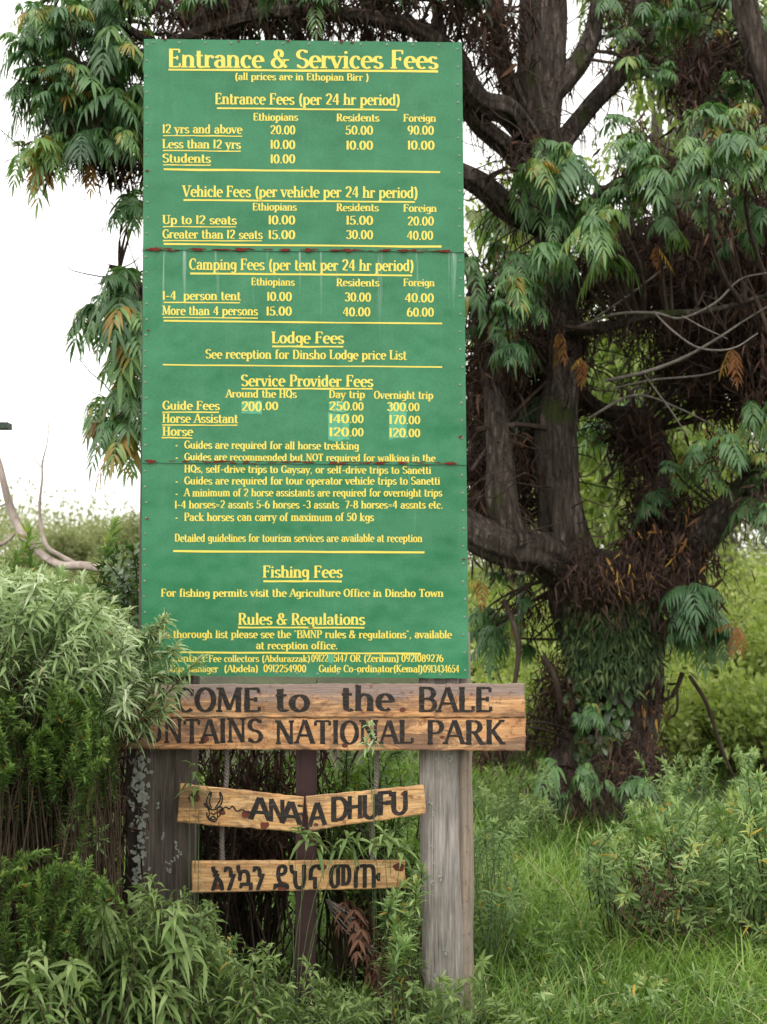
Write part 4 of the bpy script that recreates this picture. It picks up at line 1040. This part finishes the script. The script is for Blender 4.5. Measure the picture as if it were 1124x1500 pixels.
# shreds of bark and dried leaf bases hanging from trunk and limbs
i_ = rng.integers(len(skel[0]), len(SK), 5200); rad = np.concatenate(skr)[i_]
O = SK[i_] + rdir(5200) * (rad * 1.02)[:, None]
leaves(md, O, np.array([0, 0, -1.0]) + rng.normal(size=(5200, 3)) * .3, rdir(5200), .06 + .16 * rng.random(5200), .002 + .004 * rng.random(5200), .1, .5, 'strip', rng.random(5200) * .8, .3 * rng.normal(size=5200))
mb_t.build("branches", M['twig'], tree)
ml.build("crown", M['hagenia'], tree); ms.build("leaf_stalks", M['green_stem'], tree)
md.build("dead_leaf_skirts", M['dead'], tree); mdb.build("orange_dead_leaves", M['dead_bright'], tree)
# ferns and moss hanging on the trunk
e = empty("trunk_fern", P(890, 960, 9.1), "dark small-leaved creeping fern hanging down the big trunk", "fern")
mb = MB()
C = region([(832, 860), (970, 860), (965, 940), (925, 965), (860, 965), (838, 930)], 9.05, 9.2, 300)
ph = (C[:, 0] - float(P(898, 900, TY)[0])) / .36
C[:, 1] = TY - .33 * np.sqrt(np.clip(1 - ph ** 2, .05, 1)) - .02
for k in range(9):
    O = C + np.array([0, -.02, -.028 * k]) + rng.normal(size=C.shape) * .03
    D = np.array([0, -.8, -.6]) + rng.normal(size=C.shape) * .7
    leaves(mb, O, D, np.array([0, -1.0, .3]) + rng.normal(size=C.shape) * .3, .05 + .03 * rng.random(len(C)), .009, .4, .3, 'small', rng.random(len(C)))
mb.build("fronds", M['moss'], e)
e = empty("ivy_plant", P(895, 1060, 9.0), "broad-leaved green creeper climbing the middle of the big trunk", "creeper")
mb = MB()
C = region([(845, 975), (930, 960), (925, 1060), (905, 1130), (850, 1120)], 9.0, 9.1, 170)
ph = (C[:, 0] - float(P(890, 1040, TY)[0])) / .29; C[:, 1] = TY - .27 * np.sqrt(np.clip(1 - ph ** 2, .05, 1)) - .04
leaves(mb, C, np.array([0, -.5, -.6]) + rng.normal(size=C.shape) * .5, np.array([0, -1, .4]) + rng.normal(size=C.shape) * .2, .05 + .05 * rng.random(170), .024, .3, .15, 'oval', rng.random(170) * .9)
mb.build("foliage", M['glossy'], e)

# ------------------------------------------------------------------ shrubs
def shrub(name, label, cat, tips, base, leaf, mat, group=None, stem_mat='stem', foliage=True):
    """tips: m,3 stem ends; base: (x, y, spread x, spread y). leaf: dict(n, L, W, u0, el, droop, shape, whorl, spread)"""
    n = len(tips); e = empty(name, (base[0], base[1], gz(base[0], base[1])), label, cat, group)
    nb = max(1, n // leaf.get('fan', 11)); ctr = tips[rng.choice(n, nb, replace=False)]
    own = np.argmin(((tips[:, None] - ctr[None]) ** 2).sum(-1), 1)
    f = leaf.get('follow', .45)
    Bc = np.column_stack([(base[0] + (rng.random(nb) - .5) * base[2]) * (1 - f) + ctr[:, 0] * f, (base[1] + (rng.random(nb) - .5) * base[3]) * (1 - f) + ctr[:, 1] * f, np.zeros(nb)])
    Bc[:, 2] = gz(Bc[:, 0], Bc[:, 1]) - .03
    Mc = np.column_stack([Bc[:, :2] * .6 + ctr[:, :2] * .4, Bc[:, 2] * .35 + ctr[:, 2] * .65]) + rng.normal(size=(nb, 3)) * .04
    B = Bc[own] + rng.normal(size=(n, 3)) * .008
    Mid = Mc[own] * .6 + tips * .4 + rng.normal(size=(n, 3)) * leaf.get('jig', .07); Mid[:, 2] += leaf.get('arch', 0)
    mbs, mbl = MB(), MB()
    C = bez(B, Mid, tips, 8)
    r0 = leaf.get('r', .006)
    tubes(mbs, C, np.broadcast_to(np.linspace(r0, r0 * .35, 8), (n, 8)), 4)
    k = leaf['n']; u = leaf['u0'] + (1 - leaf['u0']) * (np.arange(k) + .5) / k
    u = u ** leaf.get('pow', .8)
    H = tips[:, 2] - B[:, 2]
    smax = leaf.get('span', 9.)       # only the last `span` metres carry leaves
    u0 = np.maximum(0, 1 - smax / np.maximum(np.linalg.norm(tips - B, axis=1), .05))
    uu = u0[:, None] + (1 - u0[:, None]) * u[None]
    uu3 = uu[..., None]
    pos = (1 - uu3) ** 2 * B[:, None] + 2 * uu3 * (1 - uu3) * Mid[:, None] + uu3 ** 2 * tips[:, None]
    T = unit(2 * (1 - uu3) * (Mid - B)[:, None] + 2 * uu3 * (tips - Mid)[:, None])
    a = rng.random(n)[:, None] * 6.28 + np.arange(k)[None] * 2.4
    X = unit(np.cross(T, UP + np.array([.3, .2, 0]))); Y_ = np.cross(T, X)
    rad = np.cos(a)[..., None] * X + np.sin(a)[..., None] * Y_
    el = np.radians(leaf['el'][0] + (leaf['el'][1] - leaf['el'][0]) * u[None] ** 2) + rng.normal(size=(n, k)) * .33
    D = T * np.sin(el)[..., None] + rad * np.cos(el)[..., None]
    Nn = T * np.cos(el)[..., None] - rad * np.sin(el)[..., None]
    sz = (leaf['L'][0] + (leaf['L'][1] - leaf['L'][0]) * rng.random((n, k))) * (1 - .55 * np.clip((u - .75) / .25, 0, 1)[None] ** 1.5)
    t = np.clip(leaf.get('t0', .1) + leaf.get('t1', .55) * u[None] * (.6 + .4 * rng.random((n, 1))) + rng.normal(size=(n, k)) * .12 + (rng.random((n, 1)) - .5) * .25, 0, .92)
    t = np.where(rng.random((n, k)) < leaf.get('sick', .012), 1.0 - .04 * rng.random((n, k)), t)
    sh = lambda x: x.reshape(-1, x.shape[-1])
    leaves(mbl, sh(pos), sh(D), sh(Nn), sz.ravel(), (sz * leaf['W']).ravel(), leaf['droop'] * (.5 + rng.random(n * k)), leaf.get('fold', .3), leaf.get('shape', 'lance'), t.ravel(), rng.normal(size=n * k) * .16)
    mbs.build("stems", M[stem_mat], e); mbl.build("foliage", M[mat], e)
    return e, tips

def tipsin(poly, Y0, Y1, n): return region(poly, Y0, Y1, n)
SIL = dict(n=42, L=(.04, .085), W=.085, u0=.02, el=(10, 70), droop=.45, span=.3, r=.0035, t0=.25, t1=.65, sick=.01, arch=.05, jig=.12, follow=.05, fan=14)
# silver shrub: back crown, then the part that leans over the board corner and the planks
t1_ = tipsin([(-40, 850), (30, 825), (120, 860), (190, 905), (205, 960), (190, 1010), (60, 985), (-40, 985)], 4.5, 5.7, 250)
t2_ = tipsin([(140, 900), (195, 905), (212, 935), (215, 1000), (190, 1030), (150, 1040), (130, 1000)], 4.72, 5.1, 66)
t3_ = P([212, 218, 226, 234, 243, 250, 262, 240, 236, 296, 215, 225, 210, 212, 246, 240, 258, 268, 250, 245, 228, 222], [930, 960, 915, 985, 930, 975, 940, 905, 918, 962, 960, 975, 930, 1000, 900, 955, 950, 1000, 1030, 1040, 1030, 925], [4.9] * 22)
shrub("silver_shrub", "large silvery green shrub with narrow drooping leaves leaning over the board's lower left corner", "shrub", np.vstack([t1_, t2_, t3_, tipsin([(-20, 815), (120, 835), (200, 895), (180, 915), (-20, 860)], 4.8, 5.5, 34)]), (-1.45, 5.0, .7, .6), SIL, 'silver')
HE = dict(n=120, L=(.016, .034), W=.16, u0=.02, el=(10, 60), droop=.1, span=.3, r=.003, shape='small', t0=.2, t1=.7, jig=.14, fan=9, sick=.012, pow=.9)
shrub("heath_shrub", "dark green fine-leaved shrub at the left edge under the silvery one", "shrub",
      tipsin([(-40, 985), (130, 1000), (165, 1060), (160, 1120), (60, 1120), (-40, 1130)], 4.45, 5.2, 270), (-1.25, 5.0, .8, .5), HE, 'heath')
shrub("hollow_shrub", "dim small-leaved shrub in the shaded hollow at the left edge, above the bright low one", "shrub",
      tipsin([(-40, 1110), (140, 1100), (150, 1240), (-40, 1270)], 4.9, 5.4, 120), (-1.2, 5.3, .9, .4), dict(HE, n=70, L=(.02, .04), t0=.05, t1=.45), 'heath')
shrub("heath_shrub", "bright fine-leaved shrub low at the left edge below the shaded gap", "shrub",
      tipsin([(-40, 1260), (90, 1240), (150, 1255), (190, 1290), (100, 1400), (-40, 1440)], 4.4, 4.9, 130), (-1.1, 4.7, .6, .4), HE, 'heath')
WI = dict(n=26, L=(.05, .11), W=.1, u0=.05, el=(0, 65), droop=.7, span=.36, r=.004, jig=.1, t0=.2, t1=.6, sick=.008)
shrub("willow_leaved_shrub", "green shrub with long drooping leaves in front of the left post", "shrub",
      tipsin([(190, 1300), (235, 1270), (330, 1330), (340, 1420), (240, 1480), (130, 1420), (120, 1330)], 4.55, 5.05, 70), (-.85, 4.85, .5, .3), WI, 'willow')
shrub("willow_leaved_shrub", "low green plant with long leaves at the bottom, left of the maroon pole", "shrub",
      tipsin([(230, 1400), (360, 1400), (400, 1500), (220, 1500)], 4.7, 5.1, 24), (-.65, 4.95, .5, .3), WI, 'willow')
shrub("willow_leaved_shrub", "long-leaved shrub in the bottom left corner", "shrub",
      tipsin([(-40, 1390), (110, 1380), (200, 1500), (-40, 1500)], 4.3, 4.8, 34), (-1.1, 4.6, .6, .3), WI, 'willow')
SP = dict(WI, n=9, span=.075, L=(.055, .095), W=.12, r=.002, follow=.2, jig=.02)
shrub("leafy_sprig", "fresh green sprig rising between the antelope plank and the Ethiopic plank", "plant", P([442, 452, 470, 512, 500, 525], [1214, 1222, 1232, 1224, 1238, 1230], [5.2] * 6), (-.27, 5.42, .15, .05), SP, 'willow', stem_mat='green_stem')
shrub("leafy_sprig", "long-leaved green sprig above the right end of the Ethiopic plank", "plant", P([562, 574, 592, 548], [1218, 1228, 1240, 1234], [5.21] * 4), (.03, 5.42, .1, .05), SP, 'willow', stem_mat='green_stem')
shrub("leafy_sprig", "small silvery sprig standing in front of the word NATIONAL", "plant", P([543, 548, 536], [1058, 1078, 1085], [5.17] * 3), (-.05, 5.42, .05, .05), dict(SP, n=12, L=(.03, .055), span=.12), 'silver', stem_mat='green_stem')
shrub("leafy_sprig", "whorled green sprig in front of the shaded gap left of the left post", "plant", P([108, 140, 95, 150, 120], [1180, 1205, 1215, 1215, 1240], [4.7] * 5), (-1.05, 4.75, .1, .05), dict(SP, n=22, L=(.035, .06), span=.14, el=(0, 60), droop=.15), 'whorl')
shrub("leafy_sprig", "grey-green sprig hugging the antelope plank's left end", "plant", P([285, 292, 280], [1120, 1140, 1150], [5.2] * 3), (-.7, 5.42, .05, .05), dict(SP, n=6, span=.1), 'willow', stem_mat='green_stem')
WH = dict(n=60, jig=.1, L=(.045, .08), W=.095, u0=.02, el=(5, 75), droop=.15, span=.42, r=.004, t0=.25, t1=.65, sick=.02)
shrub("whorled_shrub", "blue-green shrub with whorled leaves in the grass right of the signs", "shrub",
      tipsin([(870, 1190), (930, 1165), (1000, 1170), (1080, 1190), (1110, 1250), (1090, 1340), (980, 1370), (900, 1390), (860, 1280)], 6.1, 7.2, 140), (1.35, 6.75, .5, .5), WH, 'whorl')
shrub("whorled_shrub", "blue-green whorled shrub cut by the right edge of the view", "shrub",
      tipsin([(1060, 1130), (1190, 1120), (1190, 1440), (1060, 1430)], 6.0, 7.2, 130), (1.95, 6.6, .5, .5), WH, 'whorl')
shrub("whorled_shrub", "upright whorled stems rising above the silvery shrub at the far left", "shrub", P([42, 35, 55, 168, 160], [775, 800, 830, 765, 800], [6.2] * 5), (-1.45, 6.2, .3, .1), dict(WH, n=60, L=(.07, .11), span=.4), 'whorl')
shrub("whorled_shrub", "fine whorled plant by the right post, low under the Ethiopic plank's end", "plant",
      tipsin([(570, 1310), (620, 1265), (625, 1380), (560, 1400)], 5.1, 5.25, 22), (.02, 5.2, .2, .1), dict(WH, L=(.035, .06), span=.24), 'whorl')
GLS = dict(n=40, jig=.12, L=(.03, .05), W=.25, u0=.05, el=(10, 50), droop=.1, span=.5, r=.006, shape='oval', t0=.1, t1=.6)
shrub("glossy_shrub", "dark glossy-leaved shrub between the dead branch and the board's left edge", "shrub",
      tipsin([(130, 850), (200, 770), (215, 800), (215, 950), (160, 950)], 5.5, 6.6, 46), (-1.25, 6.0, .5, .5), dict(GLS, n=26, L=(.03, .06), t0=.2, t1=.8, fan=5, jig=.2, span=.35), 'glossy')
shrub("glossy_shrub", "dark green bush behind the right half of the hanging planks", "shrub",
      tipsin([(450, 1090), (620, 1090), (620, 1280), (450, 1290)], 5.65, 6.5, 120), (-.1, 6.1, .6, .5), dict(GLS, W=.2, t0=.35, t1=.6), 'heath')
shrub("glossy_shrub", "dark tangled bush behind the left half of the hanging planks", "shrub",
      tipsin([(270, 1080), (450, 1080), (440, 1260), (270, 1270)], 5.8, 6.6, 70), (-.55, 6.2, .5, .5), dict(GLS, t0=.1, t1=.7), 'heath')
HB = dict(n=26, L=(.03, .055), W=.14, u0=.02, el=(0, 60), droop=.4, span=.3, r=.0025, jig=.08, fan=6, t0=.25, t1=.6)
shrub("leafy_herb", "mixed bright green herbs filling the ground between the two posts", "herbs",
      tipsin([(290, 1350), (420, 1390), (500, 1440), (620, 1430), (630, 1510), (300, 1510)], 4.95, 5.3, 130), (-.3, 5.15, .7, .2), HB, 'willow', stem_mat='green_stem')
shrub("leafy_herb", "fine-leaved green herb in front of the left end of the Ethiopic plank", "herbs",
      tipsin([(250, 1290), (320, 1320), (350, 1400), (260, 1380)], 5.0, 5.2, 34), (-.68, 5.12, .2, .1), dict(HB, L=(.02, .035), n=34), 'whorl', stem_mat='green_stem')
WE = dict(WH, n=34, L=(.03, .06), W=.12, span=.28, r=.003, fan=5, jig=.08, t0=.2, t1=.7)
wl = "weeds among the grass right of the signs"
for lab, pl, y0, y1, n, mt in (("grey-green weeds in the long grass beside the right post", [(690, 1180), (770, 1190), (760, 1330), (695, 1330)], 5.9, 7.0, 45, 'whorl'),
        ("low leafy weeds at the foot of the right post", [(600, 1440), (720, 1420), (760, 1500), (600, 1510)], 5.0, 5.3, 50, 'willow'),
        ("pale weeds along the bottom right, below the whorled shrub", [(780, 1430), (1124, 1420), (1170, 1510), (780, 1510)], 5.2, 5.9, 90, 'whorl'),
        ("tall weeds between the big tree and the whorled shrub", [(930, 1100), (1124, 1090), (1124, 1190), (940, 1190)], 7.6, 9.0, 90, 'whorl'),
        ("yellow-green weeds left of the big tree's foot", [(690, 1120), (800, 1110), (810, 1200), (700, 1200)], 7.8, 9.4, 60, 'willow'),
        ("thin weeds in the middle of the grass", [(760, 1300), (880, 1290), (870, 1430), (770, 1430)], 5.6, 6.6, 26, 'heath')):
    c_ = np.array(pl, float).mean(0); yy = (y0 + y1) / 2
    shrub("grass_weed", lab, "weeds", tipsin(pl, y0, y1, n), ((c_[0] - 562) / F * yy, yy, .5, .4), dict(WE, follow=.85), mt, wl, stem_mat='green_stem')
# tangle of dead stems and leaves in the shaded hollows
e = empty("dead_bush", (-.5, 6.0, .0), "brown dead bush with dry hanging leaves in the hollow behind the planks", "dead bush")
mb, m2 = MB(), MB()
T_ = tipsin([(250, 1080), (470, 1080), (470, 1270), (250, 1300)], 5.65, 6.1, 80); B_ = T_ + np.array([0, .1, 0]) + rng.normal(size=T_.shape) * .25; B_[:, 2] = -.02
tubes(mb, bez(B_, (T_ + B_) / 2 + rng.normal(size=T_.shape) * .15, T_, 6), np.full((80, 6), .004), 4)
dead_skirt(T_, 3, .08, .16, m2, .5); mb.build("stems", M['twig'], e); m2.build("dry_leaves", M['dead'], e)
e = empty("dead_bush", (-1.2, 5.4, .0), "shaded brown bare stems under the shrubs at the left edge", "dead bush")
mb, m2 = MB(), MB()
T_ = tipsin([(-40, 1090), (150, 1080), (140, 1300), (-40, 1330)], 5.0, 5.6, 190); B_ = T_ + rng.normal(size=T_.shape) * .55; B_[:, 2] = np.where(rng.random(190) < .4, -.02, T_[:, 2] + .3 * rng.normal(size=190)); B_[:, 1] = np.maximum(B_[:, 1], 4.9); B_[:, 0] = np.minimum(B_[:, 0], -.98)
tubes(mb, bez(B_, (T_ + B_) / 2 + rng.normal(size=T_.shape) * np.array([.08, .12, .25]), T_, 8), np.outer(.002 + .004 * rng.random(190), np.ones(8)), 4)
dead_skirt(T_, 2, .06, .13, m2, .6); mb.build("stems", M['twig'], e); m2.build("dry_leaves", M['dead'], e)
e = empty("dead_bush", (-.0, 5.2, .0), "withered orange-brown leaves on broken stems under the Ethiopic plank", "dead bush")
mb, m2 = MB(), MB()
T_ = P([520, 528, 540, 505, 532, 550, 560, 556, 562], [1345, 1360, 1352, 1335, 1375, 1390, 1400, 1420, 1410], 5.16 + .08 * rng.random(9)); B_ = P([478] * 9, [1318] * 9, [5.35] * 9)
tubes(mb, bez(B_, (T_ + B_) / 2 + rng.normal(size=T_.shape) * .05, T_, 6), np.full((9, 6), .003), 4)
compound(m2, m2, np.repeat(T_ + np.array([0, 0, .05]), 2, 0), np.array([0, 0, -1.0]) + rng.normal(size=(18, 3)) * .5, .09, .2, 3, .5, .17, rng.random(18) * .6, .2, 'lance', .5, .7, ); mb.build("stems", M['pale_twig'], e); m2.build("dry_leaves", M['dead_brown'], e)
e = empty("dead_bush", (1.3, 6.5, .0), "reddish brown withered clump inside the whorled shrub", "dead bush")
m2 = MB(); dead_skirt(P([945, 955, 960, 950, 970, 1020], [1290, 1310, 1330, 1320, 1350, 1390], [6.25] * 6), 5, .07, .13, m2, .6); m2.build("dry_leaves", M['dead'], e)

# ------------------------------------------------------------------ grass
def grass_patch(mb, x, y, L0, L1, W, lean=.55):
    n = len(x); O = np.column_stack([x, y, gz(x, y) - .01])
    a = rng.random(n) * 6.28; ln = lean * (.3 + rng.random(n))
    D = np.column_stack([np.cos(a) * ln, np.sin(a) * ln, np.ones(n)])
    N_ = np.column_stack([-np.cos(a), -np.sin(a), .3 * np.ones(n)])
    t = np.clip(.15 + .5 * rng.random(n) + .25 * np.sin(x * 2.3 + y * 1.7), 0, .9); t = np.where(rng.random(n) < .05, 1.0, t)
    leaves(mb, O, D, N_, L0 + (L1 - L0) * rng.random(n), W * (.7 + .6 * rng.random(n)), .3 + .6 * rng.random(n), .3, 'grass', t)
mb = MB()
def scatter(n, y0, y1, x0=-1.05, x1=1.05):
    y = y0 + (y1 - y0) * rng.random(n); xw = y * .285
    return xw * (x0 + (x1 - x0) * rng.random(n)), y
x, y = scatter(26000, 5.0, 7.0); grass_patch(mb, x, y, .1, .34, .003, .9)
x, y = scatter(34000, 5.6, 9.6, .1, 1.15); grass_patch(mb, x, y, .16, .5, .0032, 1.0)
x, y = scatter(9000, 6.6, 11, -1.15, .2); grass_patch(mb, x, y, .2, .6, .005, .8)
x, y = scatter(9000, 9, 14, .0, 1.2); grass_patch(mb, x, y, .15, .4, .005, .8)
x, y = scatter(3500, 4.5, 5.3, -.9, .3); grass_patch(mb, x, y, .1, .3, .003, .9)
x, y = scatter(2500, 8.4, 9.1, .35, .75); grass_patch(mb, x, y, .3, .6, .0035, 1.1)
for i in range(110):     # taller tussocks
    y0 = 5.15 + 3.2 * rng.random(); x0 = y0 * .285 * (.15 + .95 * rng.random())
    grass_patch(mb, x0 + .09 * rng.normal(size=60), y0 + .09 * rng.normal(size=60), .3, .62, .003, 1.0)
for i in range(46):
    y0 = 5.2 + .5 * rng.random(); x0 = y0 * .285 * (-.6 + .9 * rng.random())
    grass_patch(mb, x0 + .06 * rng.normal(size=40), y0 + .06 * rng.normal(size=40), .25, .5, .003, 1.0)
tag(mb.build("grass", M['grass']), "long green grass round the posts and up to the big tree", "grass", kind='stuff')
mb = MB()     # clover-like ground cover among the grass
x, y = scatter(5000, 4.9, 5.9, -.75, .15); z = gz(x, y) + .02 + .16 * rng.random(len(x))
leaves(mb, np.column_stack([x, y, z]), rdir(len(x)) * np.array([1, 1, .3]), UP + rng.normal(size=(len(x), 3)) * .3, .012 + .014 * rng.random(len(x)), .008, .2, .2, 'oval', .3 + .5 * rng.random(len(x)))
tag(mb.build("ground_cover", M['willow']), "small round-leaved ground cover under the signs", "ground cover", kind='stuff')

# ------------------------------------------------------------------ background
def leaf_ball(mb, C, rad, n, L, W, shape='small', t0=.2, t1=.6, up=.6, droop=.2):
    """leaves through uneven clumps round the points C"""
    k = len(C); i = rng.integers(0, k, n)
    d = rdir(n) * (rng.random(n) ** .45)[:, None] * np.asarray(rad)
    O = C[i] + d
    D = unit(d) * .6 + rng.normal(size=(n, 3)) * .5 + UP * up
    leaves(mb, O, D, UP + rng.normal(size=(n, 3)) * .5, L * (.7 + .6 * rng.random(n)), W * (.7 + .6 * rng.random(n)), droop, .25, shape, np.clip(t0 + t1 * rng.random(n) + (rng.random(k) - .5)[i] * .4, 0, 1))
def bush(name, label, px, py, Y, wpx, hpx, n, mat, L=.07, W=.018, group=None, k=9, tight=1.0, **kw):
    top = P(px, py, Y); g0 = float(gz(top[0], Y)); h = top[2] - g0; wd = wpx * Y / F / 2
    e = empty(name, (top[0], Y, g0), label, "bush", group)
    a = rng.random(k) * 6.28; q = np.sqrt(rng.random(k)); zz = g0 + h * (.25 + .65 * rng.random(k) * (1 - .4 * q)) * (1.12 if tight < 1 else 1)
    C = np.column_stack([top[0] + wd * .8 * q * np.cos(a), Y + wd * .7 * q * np.sin(a), zz])
    mb, mbs = MB(), MB()
    leaf_ball(mb, C, (wd * .5 * tight, wd * .5 * tight, h * .3 * tight), n, L, W, **kw)
    mb.build("foliage", M[mat], e)
    B_ = np.column_stack([top[0] + .1 * rng.normal(size=k), Y + .1 * rng.normal(size=k), np.full(k, g0 - .05)])
    tubes(mbs, bez(B_, (B_ + C) / 2 + .1 * rng.normal(size=C.shape), C, 6), np.broadcast_to(np.linspace(.02, .006, 6), (k, 6)), 4)
    mbs.build("stems", M['stem'], e)
gl = "yellow-green bushes on the slope behind the big tree"
UG = [(700, 11.5, .7), (745, 13, .8), (790, 12, .7), (690, 15, 1.0), (770, 16, 1.0), (830, 14, .9), (960, 11, .75), (1010, 11.8, .8), (1065, 11.2, .8), (1115, 10.8, .8), (1160, 11.6, .9),
      (970, 13.2, .9), (1030, 13.6, .9), (1095, 13.2, 1.0), (1150, 14, 1.0), (985, 15.5, 1.0), (1050, 16, 1.1), (1120, 16.5, 1.2), (940, 17.5, 1.1), (1010, 18.5, 1.2), (1080, 19, 1.3), (1160, 18.5, 1.3), (720, 18.5, 1.1), (800, 19, 1.1)]
for i, (px, Y, h) in enumerate(UG):
    xx = (px - 562) / F * Y; zz = float(gz(xx, Y)) + h; py = 888.3 - (zz - 1.6) / Y * F
    bush("undergrowth_bush", "leafy yellow-green bush in the undergrowth on the slope behind the big tree", px, py, Y, 150, 0, 1700, 'bright', .075, .02, gl, k=12)
# trees beyond
def far_tree(label, px, ybase, Y, ytop, trunkpx, mat, n, poly, dY, L, W, group, trunk='grey_trunk', shape='small', **kw):
    b0 = P(px, ybase, Y); b0[2] = gz(b0[0], Y)
    e = empty("background_tree", b0, label, "tree", group)
    mb = MB(); limb_tube(mb, [(px, 888 - (b0[2] - 1.6) / Y * F, Y, trunkpx), (px + 6, ytop * .4 + ybase * .6, Y, trunkpx * .8), (px - 4, ytop * .7 + ybase * .3, Y, trunkpx * .6), (px + 10, ytop, Y, trunkpx * .3)], 10, .12, .2); mb.build("trunk", M[trunk], e)
    C = region(poly, Y - dY, Y + dY, max(14, n // 130)); mb = MB(); m2 = MB()
    leaf_ball(mb, C, (.5, .5, .45), n, L, W, shape, **kw); mb.build("crown", M[mat], e)
    A = np.tile(P(px, (ytop + ybase) / 2, Y), (len(C), 1)); A[:, 2] += (rng.random(len(C)) - .5) * 2
    tubes(m2, bez(A, (A + C) / 2 + rng.normal(size=C.shape) * .3, C, 6), np.broadcast_to(np.linspace(.05, .012, 6), (len(C), 6)), 5); m2.build("branches", M[trunk], e)
tg = "trees beyond the big tree"
far_tree("bright leafy tree glimpsed through the gap right of the big tree's main limb", 905, 900, 14, 450, 7, 'bright', 6500, [(830, 460), (1030, 480), (1060, 720), (880, 780), (820, 640)], 1.2, .13, .03, tg, t0=.0, t1=.6, droop=.5, up=-.2)
far_tree("bright leafy tree low behind the fork between the board and the main limb", 760, 900, 15, 250, 6, 'bright', 3400, [(690, 260), (800, 250), (860, 420), (860, 640), (690, 640)], 1.3, .12, .028, tg, t0=0, t1=.55, droop=.5, up=-.1)
far_tree("pale grey-trunked tree hung with lichen in the gap at the right", 955, 930, 20, 420, 9, 'pale', 3600, [(900, 520), (1010, 500), (1010, 760), (920, 800)], 1.5, .2, .02, tg, shape='strip', up=-.8)
far_tree("second pale grey tree nearer the right edge behind the limb", 1060, 930, 22, 460, 10, 'pale', 4200, [(1000, 620), (1160, 560), (1160, 880), (1020, 880)], 1.5, .2, .02, tg, shape='strip', up=-.6)
far_tree("pale tree seen between the board and the big tree's left limb", 770, 930, 20, 560, 8, 'pale', 3600, [(690, 640), (840, 600), (850, 860), (690, 880)], 1.5, .2, .02, tg, shape='strip', up=-.5)
far_tree("tall green tree behind the crown at the upper right", 1010, 900, 15, -40, 12, 'bright', 4800, [(880, -40), (1180, -40), (1180, 300), (960, 330), (900, 200)], 1.5, .12, .028, tg, t0=0, t1=.5, droop=.5, up=-.2)
# heathy hillside bushes at the far left
hg = "pale heath bushes on the left skyline"
for i, (px, py, Y, wp) in enumerate([(155, 752, 26, 120), (60, 800, 24, 120), (105, 772, 23, 110), (205, 742, 25, 120), (-20, 812, 23, 120), (180, 800, 19, 120), (90, 835, 18, 140), (10, 845, 18, 120), (260, 770, 25, 140), (130, 765, 28, 120)]):
    bush("heath_bush", "pale olive feathery heath bush on the skyline left of the board", px, py, Y, wp, 0, 9000, 'pale', .09, .01, hg, k=90, tight=.5, shape='small', up=.8)
for i, (px, py, Y, wp) in enumerate([(30, 868, 12, 130), (110, 868, 11, 120), (-30, 860, 11, 120)]):
    bush("undergrowth_bush", "fresh green low bush behind the silvery shrub, under the dead branch", px, py, Y, wp, 0, 2200, 'bright', .09, .015, "green bushes under the dead branch", k=12, up=1.0)
mb = MB()
C = np.column_stack([rng.uniform(-30, 45, 420), rng.uniform(34, 60, 420), np.zeros(420)]); C[:, 2] = gz(C[:, 0], C[:, 1]) + rng.uniform(.2, 4.2, 420) * np.clip(.35 + .65 * (C[:, 0] + 6) / 8, .35, 1)
leaf_ball(mb, C, (1.6, 1.6, 1.1), 90000, .2, .035, t0=.1, t1=.7)
tag(mb.build("treeline", M['pale']), "far scrubby woodland closing the view", "woodland", kind='stuff')
# bare fallen branch, pale, at the left
e = empty("dead_branch", P(60, 830, 9.2), "pale bare dead branch arching over the shrubs at the left", "dead branch")
def dead_part(name, L_, s=10):
    mb = MB(); limb_tube(mb, [(a, b_, c_, d * .6) for a, b_, c_, d in L_], s, .22, .04); mb.build(name, M['driftwood'], e)
dead_part("bough", [(240, 850, 9.0, 9), (180, 842, 9.0, 10), (125, 829, 9.0, 10), (90, 828, 9.1, 9), (60, 812, 9.2, 9), (38, 790, 9.2, 10), (20, 755, 9.3, 9), (8, 715, 9.3, 8), (0, 680, 9.4, 6), (-12, 640, 9.5, 5), (-20, 560, 9.5, 3)], 12)
dead_part("side_branch", [(110, 826, 9.1, 7), (82, 810, 9.1, 5), (68, 800, 9.1, 6), (60, 770, 9.2, 5), (58, 740, 9.2, 3.5), (62, 700, 9.2, 2.6), (62, 678, 9.2, 2.2), (70, 645, 9.2, 1.4), (72, 600, 9.2, .8)])
dead_part("side_branch", [(60, 684, 9.2, 1.6), (48, 670, 9.2, 1.2), (25, 658, 9.2, 1), (5, 640, 9.2, .7)], 6)
dead_part("side_branch", [(62, 676, 9.2, 1.4), (75, 675, 9.2, 1), (100, 678, 9.2, .6)], 6)
dead_part("side_branch", [(22, 780, 9.2, 4), (5, 796, 9.2, 5), (-30, 800, 9.2, 6)], 8)
dead_part("side_branch", [(8, 738, 9.3, 3), (-5, 742, 9.3, 2), (-25, 735, 9.3, 1)], 6)
